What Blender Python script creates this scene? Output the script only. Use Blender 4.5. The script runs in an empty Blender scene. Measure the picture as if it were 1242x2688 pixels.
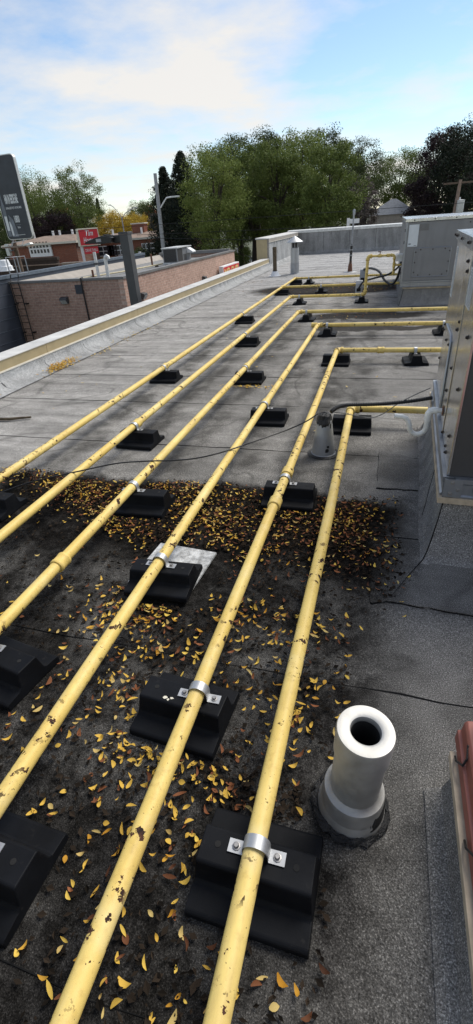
import bpy, math, random
import numpy as np
from mathutils import Vector, Matrix
R = math.radians
sc = bpy.context.scene
col = sc.collection
rnd = random.Random(11)

# ------------------------------------------------------------------ camera
H = 1.65                                    # phone held at standing eye height above the roof
YAW, PITCH, ROLL = R(-17.889), R(-31.282), R(-4.269)
FPX, CX, CY = 1244.0, 621.0, 1344.0         # focal length and centre in photo pixels
def cam_axes():
    f = np.array([math.sin(YAW)*math.cos(PITCH), math.cos(YAW)*math.cos(PITCH), math.sin(PITCH)])
    r = np.array([math.cos(YAW), -math.sin(YAW), 0.0]); u = np.cross(r, f)
    c, s = math.cos(ROLL), math.sin(ROLL)
    return c*r+s*u, -s*r+c*u, f
RT, UP, FW = cam_axes()
cd = bpy.data.cameras.new('camera'); cam = bpy.data.objects.new('camera', cd); col.objects.link(cam)
cd.sensor_fit = 'HORIZONTAL'; cd.sensor_width = 36; cd.lens = 36*FPX/1242
cd.clip_start = 0.02; cd.clip_end = 3000
M = Matrix.Identity(4)
for i in range(3):
    M[i][0] = RT[i]; M[i][1] = UP[i]; M[i][2] = -FW[i]
M[2][3] = H
cam.matrix_world = M
sc.camera = cam
C0 = np.array([0, 0, H])
def ray(x, y): return FW + RT*(x-CX)/FPX - UP*(y-CY)/FPX
def at(x, y, z=0.0): d = ray(x, y); return C0 + d*((z-H)/d[2])
def atX(x, y, X): d = ray(x, y); return C0 + d*(X/d[0])
def atY(x, y, Y): d = ray(x, y); return C0 + d*(Y/d[1])
def proj(P):
    v = np.array(P)-C0; z = v@FW
    return CX+FPX*(v@RT)/z, CY-FPX*(v@UP)/z
z1 = lambda x, y: (x/2.8333, 505+y/2.8333)
z2 = lambda x, y: (400+x/2.8333, 505+y/2.8333)
z3 = lambda x, y: (820+x/2.82, 505+y/2.82)
KF = 1242/1190

# ------------------------------------------------------------------ sky, sun, exposure
SUN_EL, SUN_AZ = R(50), R(34)               # azimuth from +Y towards +X
w = bpy.data.worlds.new('World'); sc.world = w; w.use_nodes = True
nt = w.node_tree; nt.nodes.clear()
out = nt.nodes.new('ShaderNodeOutputWorld'); bg = nt.nodes.new('ShaderNodeBackground')
sky = nt.nodes.new('ShaderNodeTexSky'); sky.sky_type = 'NISHITA'; sky.sun_disc = False
sky.sun_elevation = SUN_EL; sky.sun_rotation = SUN_AZ; sky.air_density = 1.0; sky.dust_density = 0.05; sky.ozone_density = 2.0
tc = nt.nodes.new('ShaderNodeTexCoord'); sep = nt.nodes.new('ShaderNodeSeparateXYZ')
nt.links.new(tc.outputs['Generated'], sep.inputs[0])
mx = nt.nodes.new('ShaderNodeMath'); mx.operation = 'MAXIMUM'; mx.inputs[1].default_value = 0.0; nt.links.new(sep.outputs[2], mx.inputs[0])
ad = nt.nodes.new('ShaderNodeMath'); ad.operation = 'ADD'; ad.inputs[1].default_value = 0.12; nt.links.new(mx.outputs[0], ad.inputs[0])
dv = nt.nodes.new('ShaderNodeVectorMath'); dv.operation = 'DIVIDE'
cmb = nt.nodes.new('ShaderNodeCombineXYZ')
for i in range(3): nt.links.new(ad.outputs[0], cmb.inputs[i])
nt.links.new(tc.outputs['Generated'], dv.inputs[0]); nt.links.new(cmb.outputs[0], dv.inputs[1])
ns = nt.nodes.new('ShaderNodeTexNoise'); ns.inputs['Scale'].default_value = 0.9; ns.inputs['Detail'].default_value = 8; ns.inputs['Roughness'].default_value = 0.58
nt.links.new(dv.outputs[0], ns.inputs['Vector'])
rp = nt.nodes.new('ShaderNodeValToRGB'); rp.color_ramp.elements[0].position = 0.42; rp.color_ramp.elements[1].position = 0.64
rp.color_ramp.elements[0].color = (0.0, 0.0, 0.0, 1); rp.color_ramp.elements[1].color = (0.92, 0.92, 0.92, 1)
nt.links.new(ns.outputs['Fac'], rp.inputs[0])
mixw = nt.nodes.new('ShaderNodeMix'); mixw.data_type = 'RGBA'
nt.links.new(rp.outputs[0], mixw.inputs[0]); nt.links.new(sky.outputs[0], mixw.inputs[6])
mixw.inputs[7].default_value = (6.0, 5.75, 5.4, 1)      # sunlit thin cloud
nt.links.new(mixw.outputs[2], bg.inputs[0]); bg.inputs[1].default_value = 0.075
nt.links.new(bg.outputs[0], out.inputs[0])
sl = bpy.data.lights.new('sun', 'SUN'); sun = bpy.data.objects.new('sun', sl); col.objects.link(sun)
sl.energy = 2.0; sl.angle = R(34); sl.color = (1.0, 0.95, 0.87)
sd = Vector((math.sin(SUN_AZ)*math.cos(SUN_EL), math.cos(SUN_AZ)*math.cos(SUN_EL), math.sin(SUN_EL)))
sun.rotation_euler = sd.to_track_quat('Z', 'Y').to_euler(); sun.location = (20, 10, 40)
vs = sc.view_settings; vs.view_transform = 'Standard'; vs.look = 'None'; vs.exposure = 1.05; vs.gamma = 1.0; vs.use_curve_mapping = False

# ------------------------------------------------------------------ material kit
class Mt:
    def __init__(s, name, rough=0.6, metal=0.0, spec=None):
        s.m = bpy.data.materials.new(name); s.m.use_nodes = True; s.nt = s.m.node_tree
        s.b = s.nt.nodes['Principled BSDF']; s.b.inputs['Roughness'].default_value = rough; s.b.inputs['Metallic'].default_value = metal
        if spec is not None: s.b.inputs['Specular IOR Level'].default_value = spec
        s._c = None
    def node(s, t, **kw):
        n = s.nt.nodes.new(t)
        for k, v in kw.items(): setattr(n, k, v)
        return n
    def L(s, a, b):
        if isinstance(a, bpy.types.NodeSocket): s.nt.links.new(a, b)
        else: b.default_value = (*a, 1) if (hasattr(a, '__len__') and len(a) == 3 and b.type == 'RGBA') else a
    def coord(s, which='Object', rand=False):
        if s._c is None: s._c = s.node('ShaderNodeTexCoord')
        o = s._c.outputs[which]
        if rand:
            oi = s.node('ShaderNodeObjectInfo'); v = s.node('ShaderNodeVectorMath', operation='MULTIPLY_ADD')
            s.L(oi.outputs['Random'], v.inputs[0]); v.inputs[1].default_value = (31, 17, 23); s.L(o, v.inputs[2]); o = v.outputs[0]
        return o
    def rand(s): return s.node('ShaderNodeObjectInfo').outputs['Random']
    def vscale(s, v, sc3):
        n = s.node('ShaderNodeVectorMath', operation='MULTIPLY'); s.L(v, n.inputs[0]); n.inputs[1].default_value = sc3; return n.outputs[0]
    def noise(s, scale, detail=3, rough=0.5, v=None, dist=0.0):
        n = s.node('ShaderNodeTexNoise'); s.L(v if v is not None else s.coord(), n.inputs['Vector'])
        n.inputs['Scale'].default_value = scale; n.inputs['Detail'].default_value = detail; n.inputs['Roughness'].default_value = rough; n.inputs['Distortion'].default_value = dist
        return n.outputs['Fac']
    def voro(s, scale, v=None, feature='F1'):
        n = s.node('ShaderNodeTexVoronoi', feature=feature); s.L(v if v is not None else s.coord(), n.inputs['Vector']); n.inputs['Scale'].default_value = scale
        return n.outputs[0]
    def ramp(s, f, stops):
        n = s.node('ShaderNodeValToRGB'); s.L(f, n.inputs[0]); e = n.color_ramp.elements
        while len(e) > len(stops): e.remove(e[-1])
        while len(e) < len(stops): e.new(1.0)
        for el, (p, c) in zip(e, stops):
            el.position = p; el.color = (*c, 1) if hasattr(c, '__len__') else (c, c, c, 1)
        return n.outputs[0]
    def mix(s, f, a, b, mode='MIX'):
        n = s.node('ShaderNodeMix', data_type='RGBA', blend_type=mode); s.L(f, n.inputs[0]); s.L(a, n.inputs[6]); s.L(b, n.inputs[7]); return n.outputs[2]
    def math(s, op, a, b=0.0, c=None, clamp=False):
        n = s.node('ShaderNodeMath', operation=op, use_clamp=clamp); s.L(a, n.inputs[0]); s.L(b, n.inputs[1])
        if c is not None: s.L(c, n.inputs[2])
        return n.outputs[0]
    def sstep(s, v, a, b):
        n = s.node('ShaderNodeMapRange', interpolation_type='SMOOTHSTEP'); s.L(v, n.inputs[0])
        if a < b: n.inputs[1].default_value = a; n.inputs[2].default_value = b; n.inputs[3].default_value = 0; n.inputs[4].default_value = 1
        else: n.inputs[1].default_value = b; n.inputs[2].default_value = a; n.inputs[3].default_value = 1; n.inputs[4].default_value = 0
        return n.outputs[0]
    def xyz(s, v=None):
        n = s.node('ShaderNodeSeparateXYZ'); s.L(v if v is not None else s.coord(), n.inputs[0]); return n.outputs
    def color(s, c): s.L(c, s.b.inputs['Base Color']); return s
    def rough(s, r): s.L(r, s.b.inputs['Roughness']); return s
    def bump(s, h, strength=0.3, dist=0.01):
        n = s.node('ShaderNodeBump'); s.L(h, n.inputs['Height']); n.inputs['Strength'].default_value = strength; n.inputs['Distance'].default_value = dist
        s.L(n.outputs[0], s.b.inputs['Normal']); return s

def plain(name, c, rough=0.6, metal=0.0, var=0.25, scale=6.0, rand=False, bump=0.0):
    """paint or metal with broad mottling and fine grime"""
    k = Mt(name, rough, metal); v = k.coord(rand=rand)
    f = k.noise(scale, 5, 0.6, v); d = tuple(x*(1-var) for x in c); e = tuple(min(1, x*(1+var*0.6)) for x in c)
    k.color(k.ramp(f, [(0.3, d), (0.7, e)]))
    k.rough(k.math('MULTIPLY_ADD', k.noise(scale*4, 3, 0.5, v), 0.25, rough-0.12))
    if bump: k.bump(k.noise(scale*8, 3, 0.6, v), bump, 0.01)
    return k.m

def mat_roof(name='roof_membrane', base=0.33, pond=True):
    k = Mt(name, 0.9, spec=0.03); v = k.coord(); x, y, z = k.xyz(v)
    gran = k.noise(230, 2, 0.65, v); gran2 = k.noise(75, 3, 0.7, v)
    streak = k.noise(1.0, 6, 0.7, k.vscale(v, (0.40, 5.5, 1.0)), 0.4)
    mott = k.noise(0.8, 6, 0.65, v); fine = k.noise(6.0, 6, 0.7, v)
    f = k.math('ADD', k.math('MULTIPLY', streak, 0.6), k.math('MULTIPLY', mott, 0.4))
    W = lambda q: (q, q*0.965, q*0.905)
    c = k.ramp(f, [(0.32, W(base*0.42)), (0.45, W(base*0.85)), (0.56, W(base*1.15)), (0.70, W(base*1.6))])
    c = k.mix(k.ramp(fine, [(0.42, 0.0), (0.72, 0.55)]), c, W(base*0.45))
    if pond:
        nz = k.math('MULTIPLY_ADD', k.noise(1.6, 6, 0.65, v), 0.9, -0.45)
        yd = k.math('ADD', y, nz); xd = k.math('ADD', x, k.math('MULTIPLY', nz, 0.7))
        # traffic and drip grime between the pipes; the strip by the parapet stays cleaner
        mid = k.math('MULTIPLY', k.sstep(xd, -3.0, -1.6), k.sstep(y, 13.0, 8.0))
        c = k.mix(k.math('MULTIPLY', mid, k.ramp(k.noise(1.2, 5, 0.6, v), [(0.3, 0.25), (0.65, 0.72)])), c, W(0.125))
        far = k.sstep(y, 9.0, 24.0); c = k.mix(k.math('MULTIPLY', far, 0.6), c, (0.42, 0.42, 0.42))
        lowc = k.math('MULTIPLY', k.sstep(yd, 3.04, 2.74), k.sstep(xd, 0.42, -0.10))
        c = k.mix(k.math('MULTIPLY', lowc, 0.80), c, W(0.078))
        grit = k.noise(13, 6, 0.8, v)
        near = k.math('MULTIPLY', lowc, k.ramp(k.noise(1.5, 6, 0.7, v), [(0.40, 0.12), (0.52, 0.95)]))
        c = k.mix(near, c, k.mix(k.ramp(grit, [(0.44, 0.0), (0.68, 1.0)]), (0.0065, 0.006, 0.0055), (0.040, 0.038, 0.036)))
        side = k.math('MULTIPLY', k.sstep(yd, 2.7, 1.6), k.sstep(xd, -0.05, 0.4)); c = k.mix(k.math('MULTIPLY', side, 0.55), c, W(0.17))
        band = k.math('MULTIPLY', k.math('MULTIPLY', k.sstep(yd, 2.98, 2.82), k.sstep(yd, 1.7, 2.15)), k.sstep(xd, 0.3, 0.02)); c = k.mix(k.math('MULTIPLY', band, 0.93), c, k.mix(k.ramp(grit, [(0.48, 0.0), (0.70, 1.0)]), (0.005, 0.0045, 0.004), (0.026, 0.024, 0.022)))
        # tide rings left by drying puddles
        rg = k.noise(0.55, 3, 0.5, v, 0.6); c = k.mix(k.ramp(rg, [(0.470, 0.0), (0.482, 0.45), (0.494, 0.0)]), c, W(0.05)); c = k.mix(k.ramp(rg, [(0.60, 0.0), (0.606, 0.3), (0.63, 0.0)]), c, W(0.34))
        def blob(cx, cy, rx, ry, amt, c):
            a = k.math('DIVIDE', k.math('SUBTRACT', xd, cx), rx); b = k.math('DIVIDE', k.math('SUBTRACT', yd, cy), ry)
            d = k.math('ADD', k.math('MULTIPLY', a, a), k.math('MULTIPLY', b, b))
            return k.mix(k.math('MULTIPLY', k.sstep(d, 1.2, 0.6), amt), c, (0.018, 0.016, 0.014))
        c = blob(-1.5, 14.1, 2.2, 1.25, 0.95, c); c = blob(-0.3, 9.95, 1.15, 0.42, 0.92, c); c = blob(0.0, 8.75, 1.2, 0.22, 0.85, c)
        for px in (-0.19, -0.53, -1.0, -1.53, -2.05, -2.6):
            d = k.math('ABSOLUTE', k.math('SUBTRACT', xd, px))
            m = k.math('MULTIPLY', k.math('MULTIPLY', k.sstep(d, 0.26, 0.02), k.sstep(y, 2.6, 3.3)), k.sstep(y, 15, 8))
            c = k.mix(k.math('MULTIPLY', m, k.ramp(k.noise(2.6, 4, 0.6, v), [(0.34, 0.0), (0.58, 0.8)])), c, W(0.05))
    sp = k.ramp(gran, [(0.28, 0.25), (0.50, 0.84), (0.60, 1.25), (0.72, 2.8)])
    c = k.mix(1.0, c, sp, 'MULTIPLY')
    k.color(c); k.rough(k.ramp(fine, [(0.3, 0.75), (0.7, 0.95)]))
    k.bump(k.math('ADD', k.math('MULTIPLY', k.noise(1.0, 3, 0.5, k.vscale(v, (0.8, 2.6, 1))), 7.0), k.math('ADD', gran, k.math('MULTIPLY', gran2, 1.4))), 0.8, 0.004)
    return k.m

def mat_flashing(name, base):
    k = Mt(name, 0.8, spec=0.3); v = k.coord()
    f = k.noise(1.3, 6, 0.65, v); drip = k.noise(1.0, 5, 0.65, k.vscale(v, (4, 4, 0.8)))
    c = k.ramp(f, [(0.3, tuple(x*0.7 for x in base)), (0.7, tuple(x*1.2 for x in base))])
    c = k.mix(k.ramp(drip, [(0.48, 0.0), (0.70, 0.65)]), c, tuple(x*0.35 for x in base))
    c = k.mix(k.ramp(k.noise(14, 6, 0.75, v, 1.5), [(0.54, 0.0), (0.72, 0.6)]), c, tuple(x*0.3 for x in base))
    c = k.mix(1.0, c, k.ramp(k.noise(110, 2, 0.6, v), [(0.3, 0.45), (0.5, 0.95), (0.7, 1.7)]), 'MULTIPLY')
    k.color(c); k.bump(k.noise(140, 3, 0.6, v), 0.4, 0.004); return k.m

def mat_pipe():
    k = Mt('yellow_pipe_paint', 0.5, spec=0.3); v = k.coord(rand=True)
    c = k.ramp(k.noise(2.2, 5, 0.6, v), [(0.3, (0.65, 0.455, 0.115)), (0.7, (0.76, 0.585, 0.20))])
    c = k.mix(k.ramp(k.noise(38, 4, 0.7, v), [(0.52, 0.0), (0.75, 0.35)]), c, (0.33, 0.20, 0.05))
    c = k.mix(k.ramp(k.noise(1.0, 5, 0.7, k.vscale(v, (14, 3.5, 14))), [(0.50, 0.0), (0.72, 0.5)]), c, (0.42, 0.30, 0.11)); c = k.mix(k.ramp(k.noise(5, 4, 0.6, v), [(0.56, 0.0), (0.75, 0.4)]), c, (0.76, 0.66, 0.38))
    chip = k.math('MULTIPLY', k.ramp(k.noise(26, 4, 0.62, v), [(0.585, 0.0), (0.60, 1.0)]), k.ramp(k.noise(2.8, 3, 0.5, v), [(0.49, 0.0), (0.55, 1.0)]))
    chip = k.math('MAXIMUM', chip, k.math('MULTIPLY', k.ramp(k.noise(13, 5, 0.68, v), [(0.612, 0.0), (0.622, 1.0)]), k.ramp(k.noise(1.3, 2, 0.5, v), [(0.50, 0.0), (0.56, 1.0)])))
    c = k.mix(chip, c, k.ramp(k.noise(60, 3, 0.6, v), [(0.35, (0.016, 0.011, 0.009)), (0.65, (0.075, 0.030, 0.018))]))
    fl = k.ramp(k.noise(120, 2, 0.5, v), [(0.71, 0.0), (0.73, 0.8)]); c = k.mix(fl, c, (0.09, 0.045, 0.02))
    k.color(c); k.rough(k.math('MULTIPLY_ADD', chip, 0.40, 0.50)); k.bump(k.math('SUBTRACT', k.math('MULTIPLY', k.noise(45, 4, 0.6, v), 0.25), chip), 0.35, 0.002)
    return k.m

def mat_rubber():
    k = Mt('black_rubber', 0.6, spec=0.10); v = k.coord(rand=True)
    c = k.ramp(k.noise(5, 5, 0.6, v), [(0.3, (0.004, 0.0044, 0.0055)), (0.7, (0.009, 0.010, 0.0125))])
    c = k.mix(k.ramp(k.noise(28, 4, 0.7, v), [(0.62, 0.0), (0.80, 0.4)]), c, (0.045, 0.042, 0.04))
    k.color(c); k.rough(k.ramp(k.noise(9, 4, 0.6, v), [(0.3, 0.42), (0.7, 0.66)])); k.bump(k.noise(300, 2, 0.5, v), 0.12, 0.002)
    return k.m

def mat_sheet(name, c, rough, wav=0.0, scale=3.0, metal=0.9, dirt=0.3):
    k = Mt(name, rough, metal); v = k.coord()
    d = k.noise(scale, 5, 0.6, v); dr = k.noise(1.0, 4, 0.6, k.vscale(v, (9, 9, 0.8)))
    cc = k.ramp(d, [(0.3, tuple(x*0.82 for x in c)), (0.7, c)])
    cc = k.mix(k.ramp(dr, [(0.50, 0.0), (0.75, dirt)]), cc, tuple(x*0.45 for x in c))
    k.color(cc); k.rough(k.math('MULTIPLY_ADD', k.noise(scale*5, 4, 0.6, v), 0.18, rough-0.07))
    if wav: k.bump(k.noise(4.2, 1, 0.4, v, 0.4), 1.0, wav)
    return k.m

def mat_brick(name, c1, c2, mortar, axis, bw=0.30, bh=0.10, ms=0.010):
    k = Mt(name, 0.85, spec=0.25); x, y, z = k.xyz(); cv = k.node('ShaderNodeCombineXYZ'); k.L(x if axis == 'x' else y, cv.inputs[0]); k.L(z, cv.inputs[1])
    b = k.node('ShaderNodeTexBrick'); k.L(cv.outputs[0], b.inputs['Vector'])
    b.inputs['Scale'].default_value = 1.0; b.inputs['Brick Width'].default_value = bw; b.inputs['Row Height'].default_value = bh; b.inputs['Mortar Size'].default_value = ms
    b.inputs['Color1'].default_value = (*c1, 1); b.inputs['Color2'].default_value = (*c2, 1); b.inputs['Mortar'].default_value = (*mortar, 1); b.inputs['Bias'].default_value = -0.1
    v = k.coord(); c = k.mix(k.ramp(k.noise(0.7, 5, 0.6, v), [(0.35, 0.0), (0.7, 0.35)]), b.outputs[0], tuple(q*0.55 for q in c1))
    c = k.mix(1.0, c, k.ramp(k.noise(9, 3, 0.6, v), [(0.3, 0.75), (0.7, 1.2)]), 'MULTIPLY')
    k.color(c); k.bump(k.math('MULTIPLY', b.outputs[1], -1.0), 0.6, 0.01); return k.m

def mat_leaf(name, c1, c2, trans=0.25):
    k = Mt(name, 0.7, spec=0.15 if trans > 0 else 0.0); g = k.node('ShaderNodeNewGeometry'); r = g.outputs['Random Per Island']
    k.color(k.ramp(r, [(0.0, c1), (1.0, c2)])); k.b.inputs['Subsurface Weight'].default_value = 0.0
    k.b.inputs['Transmission Weight'].default_value = 0.0
    t = k.node('ShaderNodeBsdfTranslucent'); k.L(k.b.inputs['Base Color'].links[0].from_socket, t.inputs[0])
    m = k.node('ShaderNodeMixShader'); m.inputs[0].default_value = trans
    o = [n for n in k.nt.nodes if n.type == 'OUTPUT_MATERIAL'][0]
    k.nt.links.new(k.b.outputs[0], m.inputs[1]); k.nt.links.new(t.outputs[0], m.inputs[2]); k.nt.links.new(m.outputs[0], o.inputs[0])
    return k.m

MAT = {
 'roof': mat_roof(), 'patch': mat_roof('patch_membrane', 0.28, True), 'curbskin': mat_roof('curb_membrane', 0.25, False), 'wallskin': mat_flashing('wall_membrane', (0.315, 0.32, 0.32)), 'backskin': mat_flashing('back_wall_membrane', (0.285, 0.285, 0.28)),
 'bitumen': plain('bitumen', (0.012, 0.012, 0.012), 0.8), 'pipe': mat_pipe(), 'rubber': mat_rubber(),
 'galv': mat_sheet('galvanised_strap', (0.46, 0.47, 0.48), 0.45, 0, 30, 0.7, 0.6), 'rtu': mat_sheet('unit_sheet_metal', (0.68, 0.685, 0.69), 0.20, 0.0035, 3.0, 0.92, 0.2),
 'rtugrey': mat_sheet('unit_grey_paint', (0.22, 0.225, 0.235), 0.42, 0, 2.0, 0.25, 0.3), 'rtudark': mat_sheet('unit_dark_shaded_paint', (0.06, 0.06, 0.062), 0.5, 0, 3.0, 0.2), 'coil': plain('condenser_coil', (0.028, 0.025, 0.024), 0.6, 0, 0.4, 40),
 'rail': mat_sheet('base_rail_steel', (0.33, 0.35, 0.38), 0.35, 0, 6.0, 0.7, 0.4), 'nailer': plain('wood_nailer', (0.44, 0.36, 0.26), 0.7, 0, 0.35, 12), 'screw': plain('weathered_screw', (0.03, 0.022, 0.018), 0.5, 0.4),
 'bolt': plain('zinc_bolt', (0.35, 0.34, 0.33), 0.4, 0.8), 'label': plain('white_label', (0.62, 0.66, 0.69), 0.5, 0, 0.1), 'print': plain('label_print', (0.16, 0.18, 0.2), 0.6), 'patchpaint': plain('grey_paint_patch', (0.15, 0.15, 0.147), 0.5),
 'pvc': plain('white_pvc', (0.80, 0.79, 0.75), 0.35, 0, 0.25, 9), 'tan': plain('tan_fascia_paint', (0.41, 0.33, 0.19), 0.45, 0, 0.1), 'cream': plain('cream_trim_paint', (0.62, 0.585, 0.50), 0.45, 0, 0.12), 'coping': plain('pale_coping', (0.55, 0.54, 0.51), 0.55, 0, 0.28, 2.5),
 'alum': plain('aluminium_paint', (0.60, 0.61, 0.60), 0.42, 0.25, 0.22, 9), 'silver': plain('silver_stack_paint', (0.47, 0.465, 0.445), 0.58, 0.8, 0.3, 7, bump=0.05), 'sleeve': plain('hole_shade', (0.008, 0.008, 0.008), 0.95), 'lead': mat_sheet('dull_sheet_metal', (0.36, 0.37, 0.38), 0.5, 0, 9, 0.35, 0.5), 'mastic': plain('black_mastic', (0.012, 0.012, 0.013), 0.45, 0, 0.5, 20, bump=0.8),  # sleeve: black colour standing in for the shade inside holes and openings
 'cable': plain('black_cable', (0.012, 0.012, 0.013), 0.5), 'greycable': plain('grey_cable', (0.16, 0.16, 0.155), 0.5), 'rust': plain('rusty_pipe', (0.16, 0.075, 0.045), 0.8, 0.1, 0.5, 14), 'steel': plain('grey_steel', (0.30, 0.31, 0.33), 0.45, 0.4), 'darkpipe': plain('mottled_dark_pipe', (0.10, 0.075, 0.045), 0.85, 0, 0.6, 18),
 'white': plain('white_paint', (0.74, 0.75, 0.76), 0.5, 0, 0.12), 'redox': plain('red_oxide_paint', (0.26, 0.085, 0.062), 0.5, 0, 0.25, 9), 'concrete': plain('white_paver', (0.50, 0.51, 0.51), 0.85, 0, 0.7, 22, bump=0.5),
 'charcoal': plain('charcoal_paint', (0.055, 0.057, 0.061), 0.45, 0.2, 0.2), 'blackmetal': plain('black_fixture', (0.006, 0.006, 0.007), 0.45), 'glass': plain('window_glass', (0.03, 0.035, 0.045), 0.12, 0, 0.4, 1.0), 'lens': plain('lamp_lens', (0.45, 0.46, 0.45), 0.25),
 'navy': plain('navy_painted_block', (0.050, 0.060, 0.080), 0.7, 0, 0.25, 1.2), 'navytop': plain('slate_blue_metal', (0.10, 0.125, 0.155), 0.5), 'tarroof': plain('grey_gravel_roof', (0.21, 0.21, 0.205), 0.9, 0, 0.3, 1.5), 'tanflash': plain('beige_flashing', (0.30, 0.27, 0.235), 0.7, 0, 0.2, 2), 'copegrey': plain('grey_metal_coping', (0.17, 0.165, 0.16), 0.5, 0, 0.25, 1.0),
 'brickx': mat_brick('pinkish_brick_shaded', (0.42, 0.275, 0.215), (0.33, 0.21, 0.165), (0.45, 0.345, 0.285), 'x', 0.34, 0.115, 0.013), 'bricky': mat_brick('pinkish_brick_lit', (0.50, 0.325, 0.255), (0.42, 0.265, 0.205), (0.52, 0.395, 0.325), 'y', 0.34, 0.115, 0.013),  # one brick; light and shade put into the colours, side lighter than front
 'redbrick': mat_brick('red_brick', (0.27, 0.085, 0.048), (0.20, 0.065, 0.04), (0.22, 0.17, 0.14), 'x', 0.25, 0.09), 'shingle': plain('brown_shingle', (0.24, 0.175, 0.135), 0.9, 0, 0.3, 1.5), 'greyshingle': plain('grey_shingle', (0.13, 0.145, 0.17), 0.9, 0, 0.3, 2.5), 'creampanel': plain('cream_panel', (0.50, 0.44, 0.29), 0.7), 'brownwood': plain('dark_brown_board', (0.05, 0.033, 0.026), 0.8, 0, 0.35, 2), 'wood': plain('weathered_pole_wood', (0.14, 0.10, 0.075), 0.9, 0, 0.4, 3), 'palewood': plain('bleached_wood', (0.26, 0.19, 0.15), 0.85, 0, 0.35, 3),
 'signred': plain('sign_red', (0.62, 0.018, 0.035), 0.4, 0, 0.08), 'signcream': plain('sign_cream', (0.66, 0.62, 0.50), 0.5, 0, 0.1), 'signyellow': plain('sign_yellow', (0.75, 0.62, 0.24), 0.5), 'adblack': plain('poster_charcoal', (0.030, 0.036, 0.048), 0.45, 0, 0.35, 1.2), 'adgrey': plain('poster_grey', (0.17, 0.19, 0.22), 0.5, 0, 0.3, 2), 'adwhite': plain('poster_white', (0.70, 0.72, 0.73), 0.5, 0, 0.1),
 'ground': plain('lawn_and_lots', (0.075, 0.085, 0.045), 0.95, 0, 0.5, 0.15), 'asphalt': plain('street_asphalt', (0.22, 0.22, 0.225), 0.9, 0, 0.2, 0.5), 'bark': plain('bark', (0.055, 0.043, 0.034), 0.95, 0, 0.4, 5, bump=0.5), 'greybark': plain('grey_bark', (0.16, 0.14, 0.13), 0.95, 0, 0.3, 5), 'render': plain('building_render', (0.33, 0.30, 0.26), 0.85), 'carpaint': plain('white_car_paint', (0.68, 0.69, 0.7), 0.3), 'tyre': plain('tyre_rubber', (0.015, 0.015, 0.015), 0.8),
}
MAT['bitumen'].node_tree.nodes['Principled BSDF'].inputs['Specular IOR Level'].default_value = 0.1
LEAF = {'yellow': mat_leaf('yellow_leaflet', (0.44, 0.21, 0.02), (0.74, 0.52, 0.10), 0.12), 'brown': mat_leaf('brown_leaflet', (0.055, 0.022, 0.011), (0.27, 0.10, 0.04), 0.1), 'pale': mat_leaf('pale_leaflet', (0.42, 0.28, 0.09), (0.60, 0.46, 0.17), 0.15), 'rot': mat_leaf('rotten_fragment', (0.008, 0.007, 0.006), (0.035, 0.026, 0.019), 0.0)}
FOL = {'green': mat_leaf('mid_green_foliage', (0.070, 0.100, 0.024), (0.165, 0.205, 0.058)), 'bright': mat_leaf('light_green_foliage', (0.10, 0.145, 0.032), (0.24, 0.28, 0.08)), 'dark': mat_leaf('dark_green_foliage', (0.028, 0.044, 0.016), (0.085, 0.105, 0.036), 0.15), 'conifer': mat_leaf('conifer_foliage', (0.012, 0.020, 0.014), (0.038, 0.046, 0.028), 0.08), 'purple': mat_leaf('copper_foliage', (0.022, 0.015, 0.018), (0.052, 0.034, 0.036), 0.1), 'yellow': mat_leaf('golden_foliage', (0.34, 0.22, 0.02), (0.56, 0.42, 0.07)), 'orange': mat_leaf('orange_foliage', (0.30, 0.13, 0.03), (0.42, 0.24, 0.06)), 'red': mat_leaf('rust_red_foliage', (0.24, 0.055, 0.025), (0.34, 0.12, 0.05)), 'greyfol': mat_leaf('grey_brown_foliage', (0.085, 0.07, 0.062), (0.19, 0.16, 0.145), 0.1)}

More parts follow.
